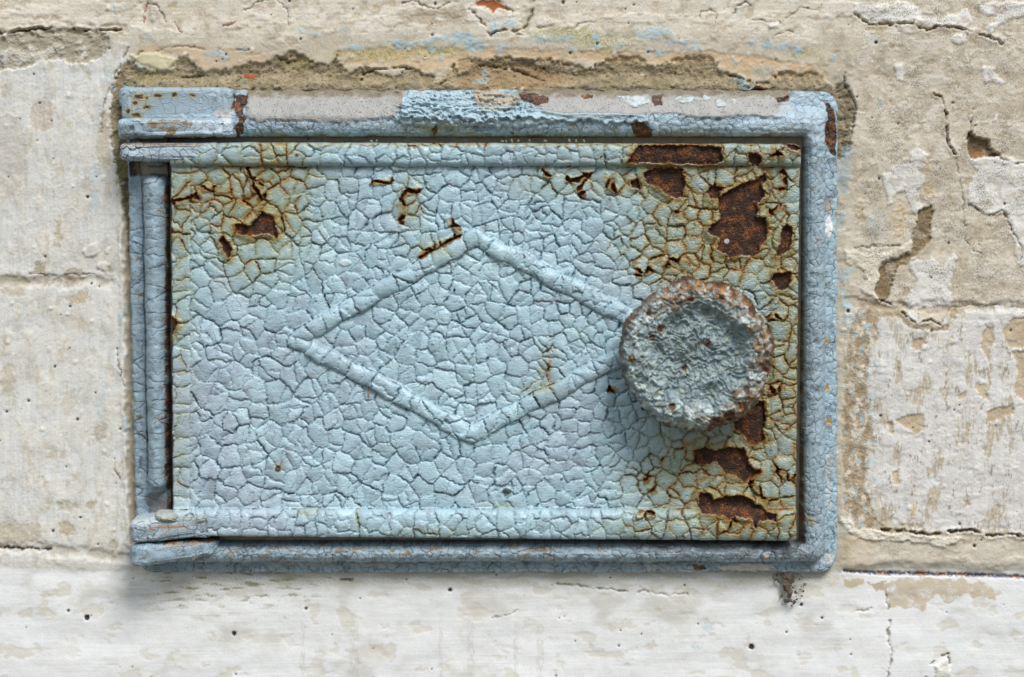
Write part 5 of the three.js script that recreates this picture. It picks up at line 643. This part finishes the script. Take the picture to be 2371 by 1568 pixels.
// ================================================================ the knob
{
  const ZK = 18, kc = place(1617, 825, ZK), KR = 176 * S * (DIST - 0.018) / DIST, knob = new Relief(1417, 625, 1817, 1025, 640);   // its face in front of the door
  const cells = new Cells(1400, 610, 1830, 1040, 16), out = [0, 0, 0]; cells.scatter(30000, 41, 1405, 612, 1828, 1036, (x, y) => 17 + 6 * noise(x / 30, y / 30)); cells.ready();
  knob.each((i, x, y) => {
    const wx = x + 4 * noise(x / 14, y / 14) + 1.5 * noise(x / 5, y / 5), wy = y + 4 * noise(x / 14 + 8, y / 14) + 1.5 * noise(x / 5, y / 5 + 8); cells.at(wx, wy, 0, out); const e = out[1];
    const n = fbm(x / 62, y / 62, 4), n2 = fbm(x / 16, y / 16, 3), g = noise(x / 3.2, y / 3.2), wrk = 1 - Math.abs(noise(x / 9 + 3 * noise(x / 16, y / 16), y / 8));
    const q1 = noise(x / 30 + 9, y / 30), q2 = noise(x / 30, y / 30 + 40), crum = 1 - Math.abs(noise(x / 19 + 1.1 * q1, y / 19 + 1.1 * q2)), crum2 = 1 - Math.abs(noise((x + y) / 12 + 1.2 * q2, (y - x) / 11 + 1.2 * q1));
    knob.h[i] = 2.6 * n + 1.1 * crum * crum + 0.2 * crum2 * crum2 + 0.35 * n2 - 0.3 * (hash(out[0], out[2]) > 0.6 ? 1 : 0) * sst(1.8, 0.3, e);
    knob.f[i] = 0.06 * g + 0.09 * (1 - Math.abs(noise(x / 4.4, y / 3.8))) + 0.04 * noise(x / 1.9, y / 1.9) - 0.1 * sst(1.4, 0.2, e) * hash(out[0], out[2] + 1);
    let c = [140, 158, 160]; const to = (q, t) => { if (t <= 0) return; if (t > 1) t = 1; for (let k = 0; k < 3; k++) c[k] += (q[k] - c[k]) * t; };
    to([118, 134, 144], sst(-0.05, 0.45, n2 + 0.35 * g) * 0.7); to([96, 108, 112], sst(0.15, 0.5, n + 0.4 * n2) * 0.5); to([186, 196, 193], sst(0.1, 0.5, -n2 + 0.4 * n) * 0.5); to([178, 178, 142], sst(0.1, 0.5, fbm(x / 18 + 60, y / 18, 3)) * 0.5); to([100, 118, 132], (1 - sst(0.4, 1.4, e)) * 0.35);
    to([84, 72, 54], sst(0.22, 0.5, fbm(x / 12 + 20, y / 12, 3) + 0.2 * g) * 0.6);
    const dx = (x - 1617) / 178, dy = (y - 825) / 178, rad = Math.hypot(dx, dy), ang = Math.atan2(dy, dx);
    const rimTop = sst(0.66, 0.9, rad + 0.2 * n + 0.12 * n2) * clamp(1.15 *Math.max(Math.exp(-(((ang + 1.15) / 0.95) ** 2)), 0.75 * Math.exp(-(((ang + 0.1) / 0.5) ** 2)), 0.9 * Math.exp(-(((ang - 0.9) / 0.55) ** 2)), 0.8 * Math.exp(-(((ang + 1.9) / 0.4) ** 2)))) * sst(-0.35, 0.25, n2 + 0.35 * g + 0.1);
    const rc = rustColour(x * 1.3, y * 1.3); const ro = sst(-0.25, 0.5, fbm(x / 15 + 71, y / 15, 3) + 0.4 * g); to([mix(88, 178, ro), mix(50, 116, ro), mix(26, 56, ro)], rimTop * 0.92);
    to([208, 200, 172], sst(0.25, 0.5, fbm(x / 15 + 5, y / 15 + 80, 3)) * sst(0.62, 0.8, rad) * 0.55); to([206, 216, 216], sst(0.12, 0.24, fbm(x / 26 + 33, y / 26 + 8, 3)) * sst(0.55, 0.7, rad + 0.1 * n) * 0.75 * (1 - 0.6 * rimTop)); knob.h[i] += 0.5 * sst(0.1, 0.3, fbm(x / 26 + 33, y / 26 + 8, 3)) * sst(0.55, 0.7, rad);
    const edge = sst(0.95, 1.02, rad + 0.05 * n2); to(rc, edge * 0.8);
    for (const [px, py, s] of [[1640, 795, 7], [1586, 856, 5], [1778, 850, 13], [1555, 943, 8], [1750, 715, 12], [1620, 795, 3], [1660, 990, 20], [1690, 965, 13], [1528, 760, 8], [1462, 832, 8], [1598, 690, 7], [1508, 780, 7], [1500, 725, 6], [1730, 902, 8]]) { const d = Math.hypot(x - px, (y - py) * 0.9) - s - 4 * n2; to([Math.min(150, rc[0] + 12), rc[1] + 4, rc[2]], sst(3, -2, d) * 0.85); if (d < 2) knob.h[i] -= 0.5 * sst(3, -3, d); }
    knob.set(i, c[0] + g * 4, c[1] + g * 4, c[2] + g * 4);
  });
  const mat = new THREE.MeshStandardMaterial({ map: knob.texture(), bumpMap: knob.bump(), bumpScale: 0.0004, roughness: 0.48 });
  // profile: radius as a share of the rim, mm above the door
  const prof = [[0.0, 15.6], [0.3, 15.6], [0.5, 15.7], [0.58, 16.2], [0.67, 17.6], [0.79, 18.4], [0.91, 17.4], [0.98, 15.0], [1.0, 12.2], [0.99, 9.0], [0.95, 6.6], [0.84, 5.2], [0.6, 4.6], [0.46, 4.2], [0.4, 3.6], [0.4, 2.6], [0.44, 1.4], [0.5, -1]];
  const curve = new THREE.CatmullRomCurve3(prof.map(([r, z]) => new THREE.Vector3(r, z, 0)), false, 'centripetal'), nv = 190, nu = 360, sh = new Sheet(nu + 1, nv + 1), lp = curve.getSpacedPoints(nv);
  // spacing by arc length mixes shares and mm, so measure in mm first
  const mm = new THREE.CatmullRomCurve3(prof.map(([r, z]) => new THREE.Vector3(r * KR * 1000, z, 0)), false, 'centripetal').getSpacedPoints(nv);
  for (let j = 0; j <= nv; j++) for (let i = 0; i <= nu; i++) {
    const th = -i / nu * Math.PI * 2, r0 = Math.max(0, mm[j].x) / (KR * 1000), z0 = mm[j].y, cx = Math.cos(th), cy = Math.sin(th);
    const out2 = 1 + sst(0.4, 1, r0) * (0.03 * noise(cx * 1.7 + 4, cy * 1.7) + 0.035 * noise(cx * 4 + 9, cy * 4) + 0.012 * noise(cx * 11, cy * 11 + 3)) + 0.012 * sst(0.8, 1, r0) * noise(th * 9, z0 * 0.5);
    const lx = 1617 + r0 * out2 * cx * 178, ly = 825 - r0 * out2 * cy * 178, h = knob.height(lx, ly), front = z0 > 11 ? 1 : 0.35, n = front * (h - 0.3) * sst(1.03, 0.9, r0);
    const rimUp = sst(0.6, 0.76, r0) * sst(1.0, 0.86, r0) * (1.5 * Math.exp(-(((Math.atan2(cy, cx) - 0.7) / 0.8) ** 2)) + 0.9 * Math.exp(-(((Math.atan2(cy, cx) + 1.5) / 0.9) ** 2)) - 0.5 + 0.8 * noise(cx * 2.2 + 3, cy * 2.2)); const side = sst(0.85, 1, r0) * 1.1 * (noise(th * 14, z0 * 0.35) + 0.6 * noise(th * 31, z0 * 0.7)) ;
    const R = r0 * out2 * KR + side * 0.0006;
    sh.put(i, j, [kc[0] + R * cx, kc[1] + R * cy, (z0 + n + rimUp) * 0.001], knob.uv(lx, ly), lx, ly);
  }
  sh.normals(); sh.weldSeam();
  const g = sh.split((i, j) => j < 128 ? 0 : 1);
  const flip = q => { const ix = q.index.array; for (let k = 0; k < ix.length; k += 3) { const s = ix[k + 1]; ix[k + 1] = ix[k + 2]; ix[k + 2] = s; } const n = q.attributes.normal.array; for (let k = 0; k < n.length; k++) n[k] = -n[k]; return q; };
  const test = g.get(0).attributes.normal.array; const inward = test[2] < 0;
  const m = mesh('knob', inward ? flip(g.get(0)) : g.get(0), mat, stoveDoor); m.userData.label = 'round dished knob with lumpy blue grey paint and a rusty rim';
  mesh('knob_stem', inward ? flip(g.get(1)) : g.get(1), mat, m);
}
console.log('knob');

// ================================================================ small loose things
function lump(r, seed, flat = 1) { const g = new THREE.IcosahedronGeometry(r, r > 0.0008 ? 10 : 2), p = g.attributes.position; for (let i = 0; i < p.count; i++) { const x = p.getX(i) / r, y = p.getY(i) / r, z = p.getZ(i) / r, k = 1 + 0.3 * noise(x * 1.6 + seed, y * 1.6 + z) + 0.22 * noise(x * 4 + seed, z * 4 + y * 3) + 0.14 * noise(x * 9 + seed, z * 8 + y * 9); p.setXYZ(i, x * r * k, y * r * k * flat, z * r * k); } g.computeVertexNormals(); return g; }
{
  const r = rng(99), soil = new THREE.MeshStandardMaterial({ color: new THREE.Color().setRGB(0.10, 0.085, 0.07), roughness: 1 }), soil2 = new THREE.MeshStandardMaterial({ color: new THREE.Color().setRGB(0.17, 0.13, 0.10), roughness: 1 });
  const clod = thing('dirt_clod', 'dark crumbly clod of dirt clinging under the corner of the frame', 'dirt');
  clod.position.set(...place(1830, 1345, -7));
  for (let k = 0; k < 7; k++) { const t = k / 6; const m = mesh('dirt_lump', lump((11 - 7 * t) * S, k * 3.1, 1.15), k % 2 ? soil : soil2, clod); m.position.set(((r() - .5) * 16 - 3 + 4 * t) * S, (14 - 58 * t) * S, 0.0002 + r() * 0.0006); m.scale.z = 0.6; }
  for (let k = 0; k < 70; k++) { const t = r(), a = (r() - .5) * (96 - 60 * t), b = -16 + t * 74, q = 1 + r() * r() * 4; const m = mesh('dirt_grain', lump(q * S, k, 0.7), r() < 0.6 ? soil : soil2, clod); m.position.set(a * S, -b * S, -0.0004 + r() * 0.0016); m.rotation.set(r() * 6, r() * 6, r() * 6); }
  const labels = ['tiny sandy crumb lying in the slot above the door'], crumb = new THREE.MeshStandardMaterial({ color: new THREE.Color().setRGB(0.30, 0.25, 0.17), roughness: 1 });
  for (const [x, s] of [[1163, 5], [1172, 4], [1185, 6], [1200, 4.5], [1226, 4], [1262, 5], [1318, 6], [1334, 5], [1352, 5], [860, 5], [872, 4]]) { const m = mesh('sandy_crumb', lump(s * S * 0.8, x, 0.55), crumb, scene); m.position.set(...place(x, 325.5 + r() * 1.5, -1.2, -1.2)); m.rotation.z = r() * 3; m.userData = { label: labels[0], category: 'crumb', group: 'sandy crumbs in the slot above the door' }; }
}
console.log('done');
renderer.render(scene, camera);
